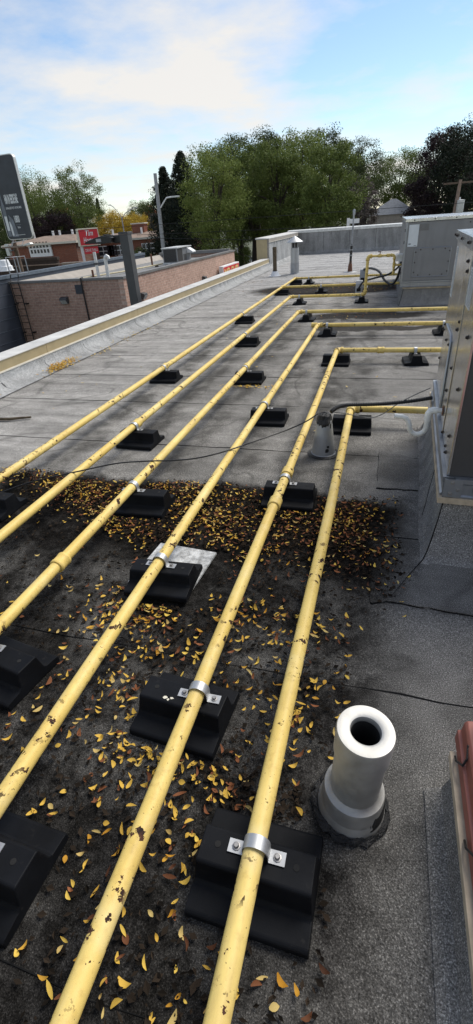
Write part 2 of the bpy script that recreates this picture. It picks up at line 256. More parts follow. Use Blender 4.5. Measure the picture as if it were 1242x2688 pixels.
# ------------------------------------------------------------------ mesh kit
class MB:
    def __init__(s): s.v = []; s.f = []; s.mi = []
    def add(s, vs, fs, mi=0):
        o = len(s.v); s.v += [tuple(map(float, p)) for p in vs]; s.f += [tuple(i+o for i in f) for f in fs]; s.mi += [mi]*len(fs); return s
    def box(s, a, b, mi=0):
        x0, y0, z0 = [min(a[i], b[i]) for i in range(3)]; x1, y1, z1_ = [max(a[i], b[i]) for i in range(3)]
        return s.add([(x0,y0,z0),(x1,y0,z0),(x1,y1,z0),(x0,y1,z0),(x0,y0,z1_),(x1,y0,z1_),(x1,y1,z1_),(x0,y1,z1_)], [(0,3,2,1),(4,5,6,7),(0,1,5,4),(1,2,6,5),(2,3,7,6),(3,0,4,7)], mi)
    def prism(s, poly, vec, mi=0):
        """polygon (list of 3-D points, counter-clockwise seen against vec) swept along vec"""
        n = len(poly); p2 = [tuple(p[i]+vec[i] for i in range(3)) for p in poly]
        fs = [tuple(range(n-1, -1, -1)), tuple(range(n, 2*n))]+[(i, (i+1) % n, n+(i+1) % n, n+i) for i in range(n)]
        return s.add(list(poly)+p2, fs, mi)
    def tube(s, pts, r, seg=12, mi=0, cap=True):
        P = [Vector(p) for p in pts]; n = len(P); rs = r if hasattr(r, '__len__') else [r]*n
        vs, fs = [], []; up = None
        for i in range(n):
            d = (P[min(i+1, n-1)]-P[max(i-1, 0)]).normalized()
            if up is None: up = Vector((0, 0, 1)) if abs(d.z) < 0.9 else Vector((1, 0, 0))
            a = d.cross(up).normalized(); b = a.cross(d).normalized(); up = b
            for j in range(seg):
                t = 2*math.pi*j/seg; vs.append(P[i]+(a*math.cos(t)+b*math.sin(t))*rs[i])
        for i in range(n-1):
            for j in range(seg):
                k = (j+1) % seg; fs.append((i*seg+j, (i+1)*seg+j, (i+1)*seg+k, i*seg+k))
        if cap: fs += [tuple(range(seg)), tuple(range(n*seg-1, (n-1)*seg-1, -1))]
        return s.add(vs, fs, mi)
    def lathe(s, prof, c=(0, 0, 0), seg=24, mi=0, axis=None):
        """profile (radius, height) turned about z (or tilted axis)"""
        q = Vector((0, 0, 1)).rotation_difference(Vector(axis)) if axis else None
        vs, fs = [], []
        for r, z in prof:
            for j in range(seg):
                t = 2*math.pi*j/seg; p = Vector((r*math.cos(t), r*math.sin(t), z))
                if q: p = q @ p
                vs.append(p+Vector(c))
        for i in range(len(prof)-1):
            for j in range(seg):
                k = (j+1) % seg; fs.append((i*seg+j, i*seg+k, (i+1)*seg+k, (i+1)*seg+j))
        return s.add(vs, fs, mi)
    def mesh(s, name, mats, smooth=None):
        me = bpy.data.meshes.new(name); me.from_pydata(s.v, [], s.f)
        for m in (mats if isinstance(mats, (list, tuple)) else [mats]): me.materials.append(m)
        if any(s.mi): me.polygons.foreach_set('material_index', s.mi)
        if smooth:
            me.polygons.foreach_set('use_smooth', [True]*len(me.polygons)); me.update()
            me.set_sharp_from_angle(angle=R(smooth))
        me.update(); return me
    def build(s, name, mats, parent=None, smooth=None, bevel=0.0, loc=None, rz=None, label=None):
        o = bpy.data.objects.new(name, s.mesh(name, mats, smooth)); col.objects.link(o)
        if parent is not None: o.parent = parent
        if loc is not None: o.location = loc
        if rz is not None: o.rotation_euler.z = rz
        if label: o['label'] = label
        if bevel:
            b = o.modifiers.new('bevel', 'BEVEL'); b.width = bevel; b.segments = 2; b.limit_method = 'ANGLE'; b.angle_limit = R(30)
            if smooth is None:
                o.data.polygons.foreach_set('use_smooth', [True]*len(o.data.polygons)); b.harden_normals = True
        return o

def tag(o, label=None, cat=None, group=None, kind=None):
    for k, v in (('label', label), ('category', cat), ('group', group), ('kind', kind)):
        if v: o[k] = v
    return o
def empty(name, loc=(0, 0, 0), rz=0.0, label=None, cat=None, group=None):
    o = bpy.data.objects.new(name, None); col.objects.link(o); o.location = loc; o.rotation_euler.z = rz; o.empty_display_size = 0.1
    return tag(o, label, cat, group)
def dup(o, parent=None):
    c = o.copy(); col.objects.link(c); c.parent = parent
    for ch in o.children: dup(ch, c)
    return c
def inst(name, me, parent, loc=(0, 0, 0), rot=(0, 0, 0), scale=(1, 1, 1)):
    o = bpy.data.objects.new(name, me); col.objects.link(o); o.parent = parent; o.location = loc; o.rotation_euler = rot; o.scale = scale; return o
def text(name, body, size, mat, parent, origin, xdir, ydir, depth=0.01, width=None, height=None, shear=0.0, bold=0.0):
    cu = bpy.data.curves.new(name, 'FONT'); cu.body = body; cu.size = size; cu.align_x = 'LEFT'; cu.extrude = 0; cu.shear = shear; cu.offset = bold
    t = bpy.data.objects.new(name, cu); col.objects.link(t); bpy.context.view_layer.update()
    dg = bpy.context.evaluated_depsgraph_get(); me = bpy.data.meshes.new_from_object(t.evaluated_get(dg)); bpy.data.objects.remove(t)
    co = np.array([v.co[:] for v in me.vertices]); lo, hi = co.min(0), co.max(0)
    sx = (width/(hi[0]-lo[0])) if width else 1.0; sy = (height/(hi[1]-lo[1])) if height else sx
    X, Y = Vector(xdir).normalized(), Vector(ydir).normalized(); Z = X.cross(Y); O = Vector(origin)
    for v in me.vertices:
        a, b = (v.co.x-lo[0])*sx, (v.co.y-lo[1])*sy; v.co = O+X*a+Y*b+Z*depth
    me.materials.clear(); me.materials.append(mat)
    o = bpy.data.objects.new(name, me); col.objects.link(o); o.parent = parent; return o

# ================================================================== THE SETTING
GZ = -4.6
tag(MB().box((-700, -200, GZ-0.5), (700, 1100, GZ)).build('ground', MAT['ground']), kind='structure')
st = MB().box((-120, 84, GZ), (140, 112, GZ+0.02)).build('street', MAT['asphalt']); tag(st, kind='structure')
pl = MB().box((-10.9, -20, GZ), (-5.2, 80, GZ+0.02)).build('parking_lane', MAT['asphalt']); tag(pl, kind='structure')
tag(MB().box((-120, 81.6, GZ), (140, 84, GZ+0.13)).build('pavement', MAT['tarroof']), kind='structure')

# the roof we stand on: sheets of granulated felt lapped like shingles
roof = MB().box((-4.98, -3.0, GZ), (9.0, 28.7, -0.012)).build('roof', [MAT['render']]); tag(roof, kind='structure')
seams = [-3.0, -1.95, -0.85, 0.24, 1.34, 2.47, 3.60, 4.71, 5.75]
while seams[-1] < 28.6: seams.append(seams[-1]+1.075)
rs = random.Random(3)
for i in range(len(seams)-1):
    y0, y1 = seams[i], min(seams[i+1]+0.07, 28.69); N = 90; xs = np.linspace(-4.69, 8.9, N); mb = MB(); V = []; Fc = []; mi = []
    wob = [rs.uniform(-0.006, 0.006) for _ in xs]; wid = [rs.choice((0.001, 0.002, 0.003, 0.006)) for _ in xs]; dark = [rs.random() < (0.75 if y0 < 6 else 0.45) for _ in range(N//4+1)]
    lift = [rs.uniform(-0.0022, 0.001) for _ in xs]
    for j, x in enumerate(xs):
        a = y0+wob[j]
        V += [(x, a, -0.008), (x, a, -0.001+lift[j]), (x, a+wid[j], 0.000+lift[j]), (x, y1, -0.0045)]
    for j in range(N-1):
        b = 4*j
        for q in range(3): Fc.append((b+q, b+4+q, b+5+q, b+1+q)); mi.append(1 if (q < 2 and dark[j//4]) else 0)
    mb.v = V; mb.f = Fc; mb.mi = mi
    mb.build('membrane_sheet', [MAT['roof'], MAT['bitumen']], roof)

# low parapet along the left edge
pw = empty('parapet_wall', (-4.85, 9, 0), label='low roof-edge parapet with tan fascia and pale cap beside the brick building', cat='parapet')
O = Vector((4.85, -9, 0))
def pbuild(mb, name, mats, **k): return mb.build(name, mats, pw, loc=O, **k)
pbuild(MB().box((-4.97, -3, -0.3), (-4.735, 21.5, 0.31)), 'core', MAT['render'])
for i in range(8):                                    # fascia and coping lengths
    a, b = -3+i*3.05+0.004, -3+(i+1)*3.05-0.004; b = min(b, 21.49)
    pbuild(MB().prism([(-4.735, a, 0.205), (-4.722, a, 0.20), (-4.715, a, 0.328), (-4.735, a, 0.328)], (0, b-a, 0)), 'fascia', MAT['tan'])
    pbuild(MB().prism([(-4.735, a, 0.186), (-4.708, a, 0.182), (-4.710, a, 0.200), (-4.735, a, 0.204)], (0, b-a, 0)), 'drip_trim', MAT['cream'])
    pbuild(MB().prism([(-5.00, a, 0.24), (-4.99, a, 0.315), (-4.73, a, 0.330), (-4.704, a, 0.330), (-4.704, a, 0.340), (-5.01, a, 0.346)], (0, b-a, 0)), 'coping', MAT['coping'])
    # outside drip edge
rs = random.Random(5)
y = -3.0
while y < 21.3:                                       # upstand sheets with curved bottom corners
    L = 1.0+rs.uniform(-0.06, 0.08); e = min(y+L, 21.5); off = rs.uniform(0, 0.001); mb = MB(); N = 6
    prof = [(-4.716, 0.19), (-4.712-0.0, 0.12), (-4.69, 0.075), (-4.62, 0.032), (-4.53, 0.010), (-4.44, 0.004)]
    V = []; Fc = []
    for j, t in enumerate(np.linspace(0, 1, 7)):
        yy = y+(e-y+0.03)*t
        for q, (px, pz) in enumerate(prof):
            sh = 0.06*(1-pz/0.19)**2*(-1 if j == 0 else 1)*(1 if j in (0, 6) else 0)
            V.append((px+off+(0.001 if j == 0 else 0)+rs.uniform(-.005, .005)*(q > 2), yy-0.07*(1-pz/0.19)**1.5, pz+off+rs.uniform(0, .004)*(1 < q < 5)+(0.001 if j == 0 else 0)))
    n = len(prof)
    for j in range(6):
        for q in range(n-1): Fc.append((j*n+q, j*n+q+1, (j+1)*n+q+1, (j+1)*n+q))
    mb.v = V; mb.f = Fc; mb.mi = [0]*len(Fc)
    # dark lap line along the near edge
    edge = [(p[0]+0.003, p[1]-0.004, p[2]+0.003) for p in V[:n]]
    edge2 = [(p[0]+0.004, p[1]+rs.uniform(0.0, 0.004), p[2]+0.004) for p in V[:n]]
    mb.add(edge+edge2, [(q, q+1, n+q+1, n+q) for q in range(n-1) if rs.random() < 0.7], 1)
    mb.build('upstand_sheet', [MAT['wallskin'], MAT['bitumen']], pw, loc=O, smooth=50); y = e

q = random.Random(21); yy = np.linspace(-3, 21.4, 120); mb = MB(); V = []
for t in yy: xx = -4.435+0.012*math.sin(t*3)+q.uniform(-.006, .006); V += [(xx-0.006, t, 0.0045), (xx+q.uniform(0.001, 0.010), t, 0.005)]
mb.add(V, [(2*i, 2*i+1, 2*i+3, 2*i+2) for i in range(len(yy)-1)]); pbuild(mb, 'edge_bitumen', MAT['bitumen'])

# taller parapet: left return and back wall
tw = empty('raised_parapet', (-4.9, 25, 0), label='taller grey-lined parapet section with plain tan end panel, joining the low parapet', cat='parapet')
O2 = Vector((4.9, -25, 0))
MB().box((-5.23, 21.52, -0.3), (-4.74, 28.75, 1.03)).build('core', MAT['render'], tw, loc=O2)
MB().box((-5.24, 21.495, 0.16), (-4.80, 21.515, 1.02)).build('end_panel', MAT['tan'], tw, loc=O2)
MB().prism([(-5.27, 21.47, 1.03), (-4.70, 21.47, 1.03), (-4.70, 21.47, 1.055), (-5.28, 21.47, 1.085)], (0, 7.2, 0)).build('coping', MAT['coping'], tw, loc=O2)
MB().box((-4.73, 21.47, 0.925), (-4.706, 28.6, 1.028)).build('fascia', MAT['tanflash'], tw, loc=O2)
MB().box((-4.73, 21.47, 0.905), (-4.700, 28.6, 0.922)).build('drip_trim', MAT['cream'], tw, loc=O2)
rs = random.Random(8); y = 21.5
while y < 28.7:
    e = min(y+0.62+rs.uniform(-0.1, 0.1), 28.74); off = rs.uniform(0, 0.004)
    MB().prism([(-4.735+off, y, 0.9), (-4.738, y, 0.9), (-4.738, y, -0.004), (-4.40, y, -0.004), (-4.42, y, 0.006), (-4.62, y, 0.03), (-4.71+off, y, 0.12)], (0, e-y-0.012, 0)).build('upstand_sheet', MAT['wallskin'], tw, loc=O2)
    MB().box((-4.737, e-0.012, 0.12), (-4.728, e+0.001, 0.9)).build('lap_joint', MAT['bitumen'], tw, loc=O2); y = e
bw = empty('back_parapet', (2, 28.9, 0), label='grey membrane-lined parapet wall with pale metal cap behind the rooftop units', cat='parapet')
O3 = Vector((-2, -28.9, 0))
MB().box((-5.2, 28.80, -4.0), (9.2, 29.1, 1.02)).build('core', MAT['render'], bw, loc=O3)
rs = random.Random(9); x = -4.74
while x < 9:
    e = min(x+1.36+rs.uniform(-0.05, 0.05), 9.1); off = rs.uniform(0, 0.006)
    MB().prism([(x, 28.799, 1.0), (x, 28.797, -0.004), (x, 28.45, -0.004), (x, 28.5, 0.012), (x, 28.70, 0.04), (x, 28.78-off, 0.15), (x, 28.785-off, 1.0)][::-1], (e-x-0.016, 0, 0)).build('upstand_sheet', MAT['backskin'], bw, loc=O3)
    MB().box((e-0.016, 28.785, 0.12), (e, 28.797, 1.0)).build('lap_joint', MAT['bitumen'], bw, loc=O3); x = e
for i in range(5):
    a = -5.3+i*3.0
    MB().prism([(a+0.004, 28.74, 1.00), (a+0.004, 29.16, 1.02), (a+0.004, 29.17, 1.15), (a+0.004, 28.73, 1.12)], (2.992, 0, 0)).build('coping', MAT['alum'], bw, loc=O3)

# membrane patches dressed around the near unit's curb
def patch(P, z=0.006, seed=1):
    q = random.Random(seed); pts = []
    for i in range(len(P)):                               # hand-cut, slightly wavering edges
        a, b = P[i], P[(i+1) % len(P)]
        for t in np.linspace(0, 1, 7)[:-1]: pts.append((a[0]+(b[0]-a[0])*t+q.uniform(-.006, .006), a[1]+(b[1]-a[1])*t+q.uniform(-.006, .006)))
    cx, cy = np.mean([p[0] for p in pts]), np.mean([p[1] for p in pts]); mb = MB(); mb.prism([(p[0], p[1], -0.003) for p in pts], (0, 0, z+0.003))
    bl = [(p[0]+(p[0]-cx)/math.hypot(p[0]-cx, p[1]-cy)*q.choice((0.0, 0.001, 0.003)), p[1]+(p[1]-cy)/math.hypot(p[0]-cx, p[1]-cy)*q.choice((0.0, 0.001, 0.003))) for p in pts]
    mb.prism([(p[0], p[1], -0.003) for p in bl], (0, 0, z*0.55+0.003), 1)
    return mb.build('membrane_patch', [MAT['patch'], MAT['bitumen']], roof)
patch([(0.059, 3.058), (0.335, 3.07), (0.36, 3.56), (0.295, 3.588), (0.06, 3.723)], 0.008, 1)
patch([(0.055, 1.856), (0.172, 1.896), (0.37, 2.25), (0.33, 2.42), (0.043, 2.356)], 0.007, 2)
patch([(0.165, 1.885), (0.529, 1.862), (1.3, 1.87), (1.3, 2.36), (0.372, 2.26)], 0.009, 3)

# ================================================================== GAS PIPES
PZ = 0.152; PR = 0.030
PX = {'A': -0.213, 'B': -0.548, 'C': -1.025, 'D': -1.558, 'E': -2.075, 'F': -2.625}
EY = {'A': 4.26, 'B': 6.49, 'C': 8.21, 'D': 9.53, 'E': 11.58, 'F': 15.40}
XE = {'A': 0.44, 'B': 2.2, 'C': 2.2, 'D': 2.2, 'E': -0.50, 'F': 0.33}
PLAB = {'A': 'yellow gas pipe next to the round vent stack, turning into the near rooftop unit', 'B': 'second yellow gas pipe from the round vent stack, chipped paint, elbow on a block',
        'C': 'third yellow gas pipe from the vent stack, rust-chipped, above a white paver', 'D': 'fourth yellow gas pipe from the vent stack, with a coupling over dark bare roof',
        'E': 'fifth yellow gas pipe from the vent stack, ending in a tall riser', 'F': 'outermost yellow gas pipe, closest to the parapet, with a branch tee at the far end'}
PN = {'A': 'first', 'B': 'second', 'C': 'third', 'D': 'fourth', 'E': 'fifth', 'F': 'sixth'}
def ring(mb, c, d, r, l, mi=0, seg=20):
    d = Vector(d); c = Vector(c)
    mb.lathe([(PR*0.98, -l/2), (r*0.93, -l/2), (r, -l/2+0.006), (r, -l/2+0.018), (r*0.95, -l/2+0.022), (r*0.95, l/2-0.022), (r, l/2-0.018), (r, l/2-0.006), (r*0.93, l/2), (PR*0.98, l/2)], tuple(c), seg, mi, tuple(d))
pipes = {}
def wav(a, b, n, amp, sd):
    q = random.Random(sd); ph = q.uniform(0, 6); return [Vector(a).lerp(Vector(b), t)+Vector((math.sin(t*9+ph)*amp, 0, math.cos(t*7+ph)*amp*0.4)) for t in np.linspace(0, 1, n)]
for k in 'ABCDEF':
    x, ye = PX[k], EY[k]; p = empty('gas_pipe', (x, ye, PZ), label=PLAB[k], cat='gas pipe'); pipes[k] = p
    o = Vector((-x, -ye, -PZ))
    mb = MB(); mb.tube(wav((x, -1.6, PZ), (x, ye-0.055, PZ), 14, 0.004, k), PR, 24); mb.build('long_run', MAT['pipe'], p, loc=o, smooth=40)
    el = MB(); n = 6; el.tube([(x+0.055*(1-math.cos(t)), ye-0.055+0.055*math.sin(t), PZ) for t in np.linspace(0, math.pi/2, n)], PR*1.18, 20); el.build('elbow', MAT['pipe'], p, loc=o, smooth=40)
    for c, d in (((x, ye-0.062, PZ), (0, 1, 0)), ((x+0.062, ye, PZ), (1, 0, 0))):
        mb = MB(); ring(mb, c, d, PR*1.38, 0.032); mb.build('elbow_collar', MAT['pipe'], p, loc=o, smooth=40)
    mb = MB(); mb.tube(wav((x+0.055, ye, PZ), (XE[k], ye+0.01, PZ), 8, 0.003, k+'x'), PR, 24); mb.build('cross_run', MAT['pipe'], p, loc=o, smooth=40)
    pipes[k+'o'] = o
def coupling(k, px, py, cross=False):
    P = at(px*KF, py*KF, PZ); c = (P[0], EY[k], PZ) if cross else (PX[k], P[1], PZ)
    mb = MB(); ring(mb, c, (1, 0, 0) if cross else (0, 1, 0), PR*1.36, 0.085); mb.build('coupling', MAT['pipe'], pipes[k], loc=pipes[k+'o'], smooth=40)
for k, px, py in (('D', 158, 1415), ('B', 690, 1266), ('C', 664, 1014), ('E', 336, 1066), ('F', 412, 922), ('D', 623, 922), ('B', 724, 1190)): coupling(k, px, py)
coupling('B', 958, 880, True); coupling('C', 790, 818, True)
# branch from the tee on pipe F
p = pipes['F']; o = pipes['Fo']; yt = 13.41
mb = MB(); mb.tube(wav((PX['F'], yt, PZ), (0.33, yt+0.01, PZ), 8, 0.003, 4), PR, 20); mb.build('branch_run', MAT['pipe'], p, loc=o, smooth=40)
mb = MB(); mb.tube([(PX['F'], yt-0.09, PZ), (PX['F'], yt+0.09, PZ)], PR*1.3, 20); mb.tube([(PX['F'], yt, PZ), (PX['F']+0.09, yt, PZ)], PR*1.3, 20); mb.build('tee', MAT['pipe'], p, loc=o, smooth=40)
# riser of pipe E and its gas train at the far unit
p = pipes['E']; o = pipes['Eo']; xr = -0.44; ye = EY['E']
def run(name, a, b, r=PR, mat='pipe'): mb = MB(); mb.tube([a, b], r, 20); return mb.build(name, MAT[mat], p, loc=o, smooth=40)
def knee(c, a, b, r=PR*1.25): 
    c = Vector(c); a = Vector(a); b = Vector(b); mb = MB(); R0 = 0.06
    mb.tube([c+a*R0*(1-t)**2+b*R0*t*t for t in np.linspace(0, 1, 6)], r, 18); mb.build('elbow', MAT['pipe'], p, loc=o, smooth=40)
    for d in (a, b): m2 = MB(); ring(m2, c+d*0.066, d, r*1.15, 0.03); m2.build('elbow_collar', MAT['pipe'], p, loc=o, smooth=40)
knee((xr, ye, PZ), (-1, 0, 0), (0, 0, 1)); run('riser', (xr, ye, PZ+0.05), (xr+0.01, ye, 0.83))
knee((xr+0.01, ye, 0.885), (0, 0, -1), (1, 0, 0)); run('upper_run', (xr+0.06, ye, 0.885), (0.06, ye, 0.885), PR*0.72)
for xx in (-0.19, -0.02): mb = MB(); ring(mb, (xx, ye, 0.885), (1, 0, 0), PR*1.1, 0.07); mb.build('union', MAT['pipe'], p, loc=o, smooth=40)
mb = MB(); mb.tube([(-0.19, ye, 0.88), (-0.19, ye, 0.955)], 0.008, 8); mb.box((-0.235, ye-0.006, 0.952), (-0.17, ye+0.006, 0.966)); mb.build('shutoff_valve', MAT['rust'], p, loc=o)
knee((0.105, ye, 0.885), (-1, 0, 0), (0, 0, -1), PR*0.95); run('drop_leg', (0.105, ye, 0.84), (0.11, ye, 0.56), PR*0.75)
mb = MB(); ring(mb, (0.108, ye, 0.70), (0, 0, 1), PR*1.05, 0.09); mb.build('tee', MAT['pipe'], p, loc=o, smooth=40)
run('inlet', (0.108, ye, 0.70), (0.262, ye, 0.70), PR*0.62)
mb = MB(); ring(mb, (0.11, ye, 0.565), (0, 0, 1), PR*0.98, 0.05); mb.build('drip_cap', MAT['pipe'], p, loc=o, smooth=40)

# ------------------------------------------------------------------ support blocks
def block_mesh(h=0.12):
    D, T, W = 0.145, 0.032, 0.175
    prof = [(-D, 0), (D, 0), (D, T*0.8), (D-0.008, T), (0.078, T+0.006), (0.066, T+0.018), (0.052, h-0.006), (0.046, h), (-0.046, h), (-0.052, h-0.006), (-0.066, T+0.018), (-0.078, T+0.006), (-D+0.008, T), (-D, T*0.8)]
    mb = MB(); a = [(-W, y_, z_) for y_, z_ in prof]; n = len(a)
    dr = lambda z_: 0.010*z_/h
    V = [(-W+dr(z_), y_, z_) for y_, z_ in prof]+[(W-dr(z_), y_, z_) for y_, z_ in prof]
    Fs = [(i, (i+1) % n, n+(i+1) % n, n+i) for i in range(n)]
    # end caps in strips so the notched outline stays clean
    for b, fl in ((0, False), (n, True)):
        quads = [(0, 1, 2, 13), (13, 2, 3, 12), (12, 3, 4, 11), (11, 4, 5, 10), (10, 5, 6, 9), (9, 6, 7, 8)]
        for q in quads: q = tuple(i+b for i in q); Fs.append(q if fl else q[::-1])
    Fs = [f[::-1] for f in Fs]
    mb.add(V, Fs); return mb
BLK = {0.12: block_mesh(0.12).mesh('support_body', MAT['rubber']), 0.10: block_mesh(0.102).mesh('support_body', MAT['rubber'])}
def strap_mesh(top, pz, r=PR+0.005, wdt=0.036):
    mb = MB(); t = 0.003; path = [(-r-0.048, top+0.002), (-r-0.001, top+0.002)]
    path += [(r*math.cos(a), pz+r*math.sin(a)) for a in np.linspace(math.pi, 0, 11)]+[(r+0.001, top+0.002), (r+0.048, top+0.002)]
    n = len(path); V = []
    for i, (a, b) in enumerate(path):
        p0 = path[max(i-1, 0)]; p1 = path[min(i+1, n-1)]; d = Vector((p1[0]-p0[0], p1[1]-p0[1])); d.normalize(); nx, nz = -d.y*t, d.x*t
        for yy in (-wdt/2, wdt/2): V.append((a, yy, b)); V.append((a+nx, yy, b+nz))
    Fs = []
    for i in range(n-1):
        q = 4*i; Fs += [(q, q+4, q+6, q+2), (q+1, q+3, q+7, q+5), (q, q+1, q+5, q+4), (q+2, q+6, q+7, q+3)]
    Fs += [(0, 2, 3, 1), (4*n-4, 4*n-3, 4*n-1, 4*n-2)]
    return mb.add(V, Fs).mesh('strap', MAT['galv'], 40)
STR = strap_mesh(0.12, PZ)
bm_ = MB(); bm_.lathe([(0.0, 0.009), (0.006, 0.009), (0.008, 0.006), (0.008, 0.002), (0.012, 0.0015), (0.012, 0.0)], seg=8); BOLT = bm_.mesh('bolt', MAT['bolt'], 40)
hm = MB(); hm.lathe([(0.0, 0.0008), (0.0085, 0.0008), (0.0095, 0.0)], seg=12); HOLE = hm.mesh('screw_hole', MAT['sleeve'])  # flat black disc, the shade of a hole put into its colour
blocks = []
def support(x, y, rz, label, along_x=False, zoff=0.0, h=0.12, strap=True):
    pxs = min(PX.values(), key=lambda v_: abs(v_-x))
    e = empty('pipe_support', (x, y, zoff), R(rz)+(math.pi/2 if along_x else 0), label, 'pipe support', 'rubber pipe supports under the gas pipes')
    b = inst('body', BLK[h], e); bv = b.modifiers.new('bevel', 'BEVEL'); bv.width = 0.004; bv.segments = 2; bv.limit_method = 'ANGLE'; bv.angle_limit = R(25)
    top = h if h == 0.12 else 0.102
    for s_ in (-1, 1): inst('screw_hole', HOLE, b, (s_*0.115, 0.004, top+0.0006))
    if rz == 0: rz = random.Random(len(blocks)).uniform(-2.5, 2.5); e.rotation_euler.z += R(rz)
    blocks.append((x, y, R(rz)+(math.pi/2 if along_x else 0)))
    if strap:
        s_ = inst('strap', STR, e, (0 if along_x else (pxs-x)/math.cos(R(rz))+0.012*math.tan(R(rz)), 0.012, top-0.12), (0, 0, 0 if along_x else -R(rz)))
        for q in (-1, 1): inst('bolt', BOLT, s_, (q*(PR+0.03), 0, 0.126))
    return e
S = 'black support under %s pipe from the vent stack, %s'
support(PX['A'], 0.60, -1, S % ('first', 'sitting close to the stack')); support(PX['A']+0.02, 4.15, 1, S % ('first', 'at its elbow beside the metal cone'), strap=False)
support(PX['B']-0.065, 1.062, -4.5, S % ('second', 'with a wide strap and paint spatter')); support(PX['B']+0.035, 2.80, 1, S % ('second', 'in the leaf litter, paint-smeared top')); support(PX['B'], 6.40, 0, S % ('second', 'at its elbow'), strap=False)
support(PX['C']+0.02, 0.42, -3, S % ('third', 'nearest the standing spot')); support(PX['C']+0.01, 1.79, 2.5, S % ('third', 'set on a white paver'), zoff=0.020, h=0.10); support(PX['C']+0.045, 4.27, 1, S % ('third', 'beyond the leaf litter'))
support(PX['D']+0.08, 1.08, -9.8, S % ('fourth', 'on bare roof before the leaves')); support(PX['D']+0.075, 2.545, 3, S % ('fourth', 'in the leaf litter with white strap')); support(PX['D']+0.06, 5.55, 0, S % ('fourth', 'with a ring of yellow leaves'))
support(PX['E']+0.05, 3.60, -2, S % ('fifth', 'just beyond the leaf litter')); support(PX['E']+0.05, 7.50, 0, S % ('fifth', 'halfway to its elbow'))
support(PX['F']+0.05, 2.33, 0, S % ('sixth', 'in the leaf litter')); support(PX['F']+0.03, 5.55, 1, S % ('sixth', 'beneath a coupling')); support(PX['F']+0.05, 9.40, 0, S % ('sixth', 'halfway to its branch tee'))
support(PX['F']+0.04, 13.22, 0, S % ('sixth', 'at its branch tee'), strap=False); support(PX['F']+0.05, 15.32, 0, S % ('sixth', 'at its far elbow'), strap=False)
X_ = 'black support under %s pipe\'s cross run, %s'
support(0.43, EY['B'], 4, X_ % ('second', 'standing alone between cone and unit'), True); support(-0.86, EY['C'], 0, X_ % ('third', 'beside its elbow'), True); support(0.90, EY['C']+0.01, 0, X_ % ('third', 'half hidden behind the near unit'), True)
support(-1.39, EY['D'], 0, X_ % ('fourth', 'with a pale paint blot'), True); support(-1.86, EY['E'], 0, X_ % ('fifth', 'beside its elbow'), True); support(-0.50, EY['E'], 0, X_ % ('fifth', 'below the riser'), True)
support(-1.60, 13.41, 0, X_ % ('sixth', 'on the tee branch in dirt'), True); support(-2.20, 15.40, 0, X_ % ('sixth', 'past the far elbow'), True)
spb = [o for o in bpy.data.objects if o.name.startswith('pipe_support') and 'paint spatter' in o.get('label', '')][0]
q = random.Random(12); mb = MB()
for cx, cy, r0, m_ in ((-0.06, -0.030, 0.012, 5), (-0.045, -0.036, 0.007, 5), (-0.035, -0.026, 0.008, 5), (0.10, 0.02, 0.010, 5), (0.118, 0.012, 0.006, 5), (0.125, 0.03, 0.008, 5), (0.085, -0.028, 0.003, 4)):
    mb.prism([(cx+r0*q.uniform(.4, 1.2)*math.cos(t), cy+r0*q.uniform(.3, .9)*math.sin(t), 0.1203) for t in np.linspace(0, 2*math.pi, 8)[:-1]], (0, 0, 0.0006))
o = mb.build('paint_fleck', MAT['signcream'], spb); o['kind'] = 'stuff'
sl_ = MB().box((-0.185, -0.19, 0), (0.185, 0.19, 0.0155)).build('paver_slab', MAT['concrete'], bevel=0.003, loc=(-1.018, 1.925, 0.004), rz=R(-5))
tag(sl_, 'flat white speckled paver sticking out from under a black pipe support', 'paver')

# ================================================================== NEAR ROOFTOP UNIT
TH = R(-2.1)
u1 = empty('rooftop_unit', (0.362, 2.385, 0), TH, 'shiny sheet-metal rooftop unit with white drain trap, near the vent stack', 'rooftop unit')
sc1 = MB(); sc1.lathe([(0.0, 0.012), (0.006, 0.011), (0.008, 0.006), (0.008, 0.003), (0.012, 0.002), (0.012, 0.0)], seg=8); SCREW = sc1.mesh('screw', MAT['screw'], 40)
def skirt(x0, y0, x1, y1, z1_, run_=0.13):
    """curb skin with a cant at its foot, all four sides"""
    mb = MB(); lv = [(0.0, z1_), (0.035, 0.20), (0.085, 0.10), (0.125, 0.040), (0.165, 0.012), (0.215, 0.0045)]
    V = []
    for d, z_ in lv: V += [(x0-d*0.42, y0-d, z_), (x1+d, y0-d, z_), (x1+d, y1+d*0.4, z_), (x0-d*0.42, y1+d*0.4, z_)]
    Fs = []
    for i in range(len(lv)-1):
        for j in range(4): k2 = (j+1) % 4; Fs.append((4*i+j, 4*(i+1)+j, 4*(i+1)+k2, 4*i+k2))
    Fs.append((0, 1, 2, 3)); return mb.add(V, Fs)
skirt(0.035, 0.035, 1.9, 1.80, 0.30).build('curb', MAT['curbskin'], u1, smooth=50)
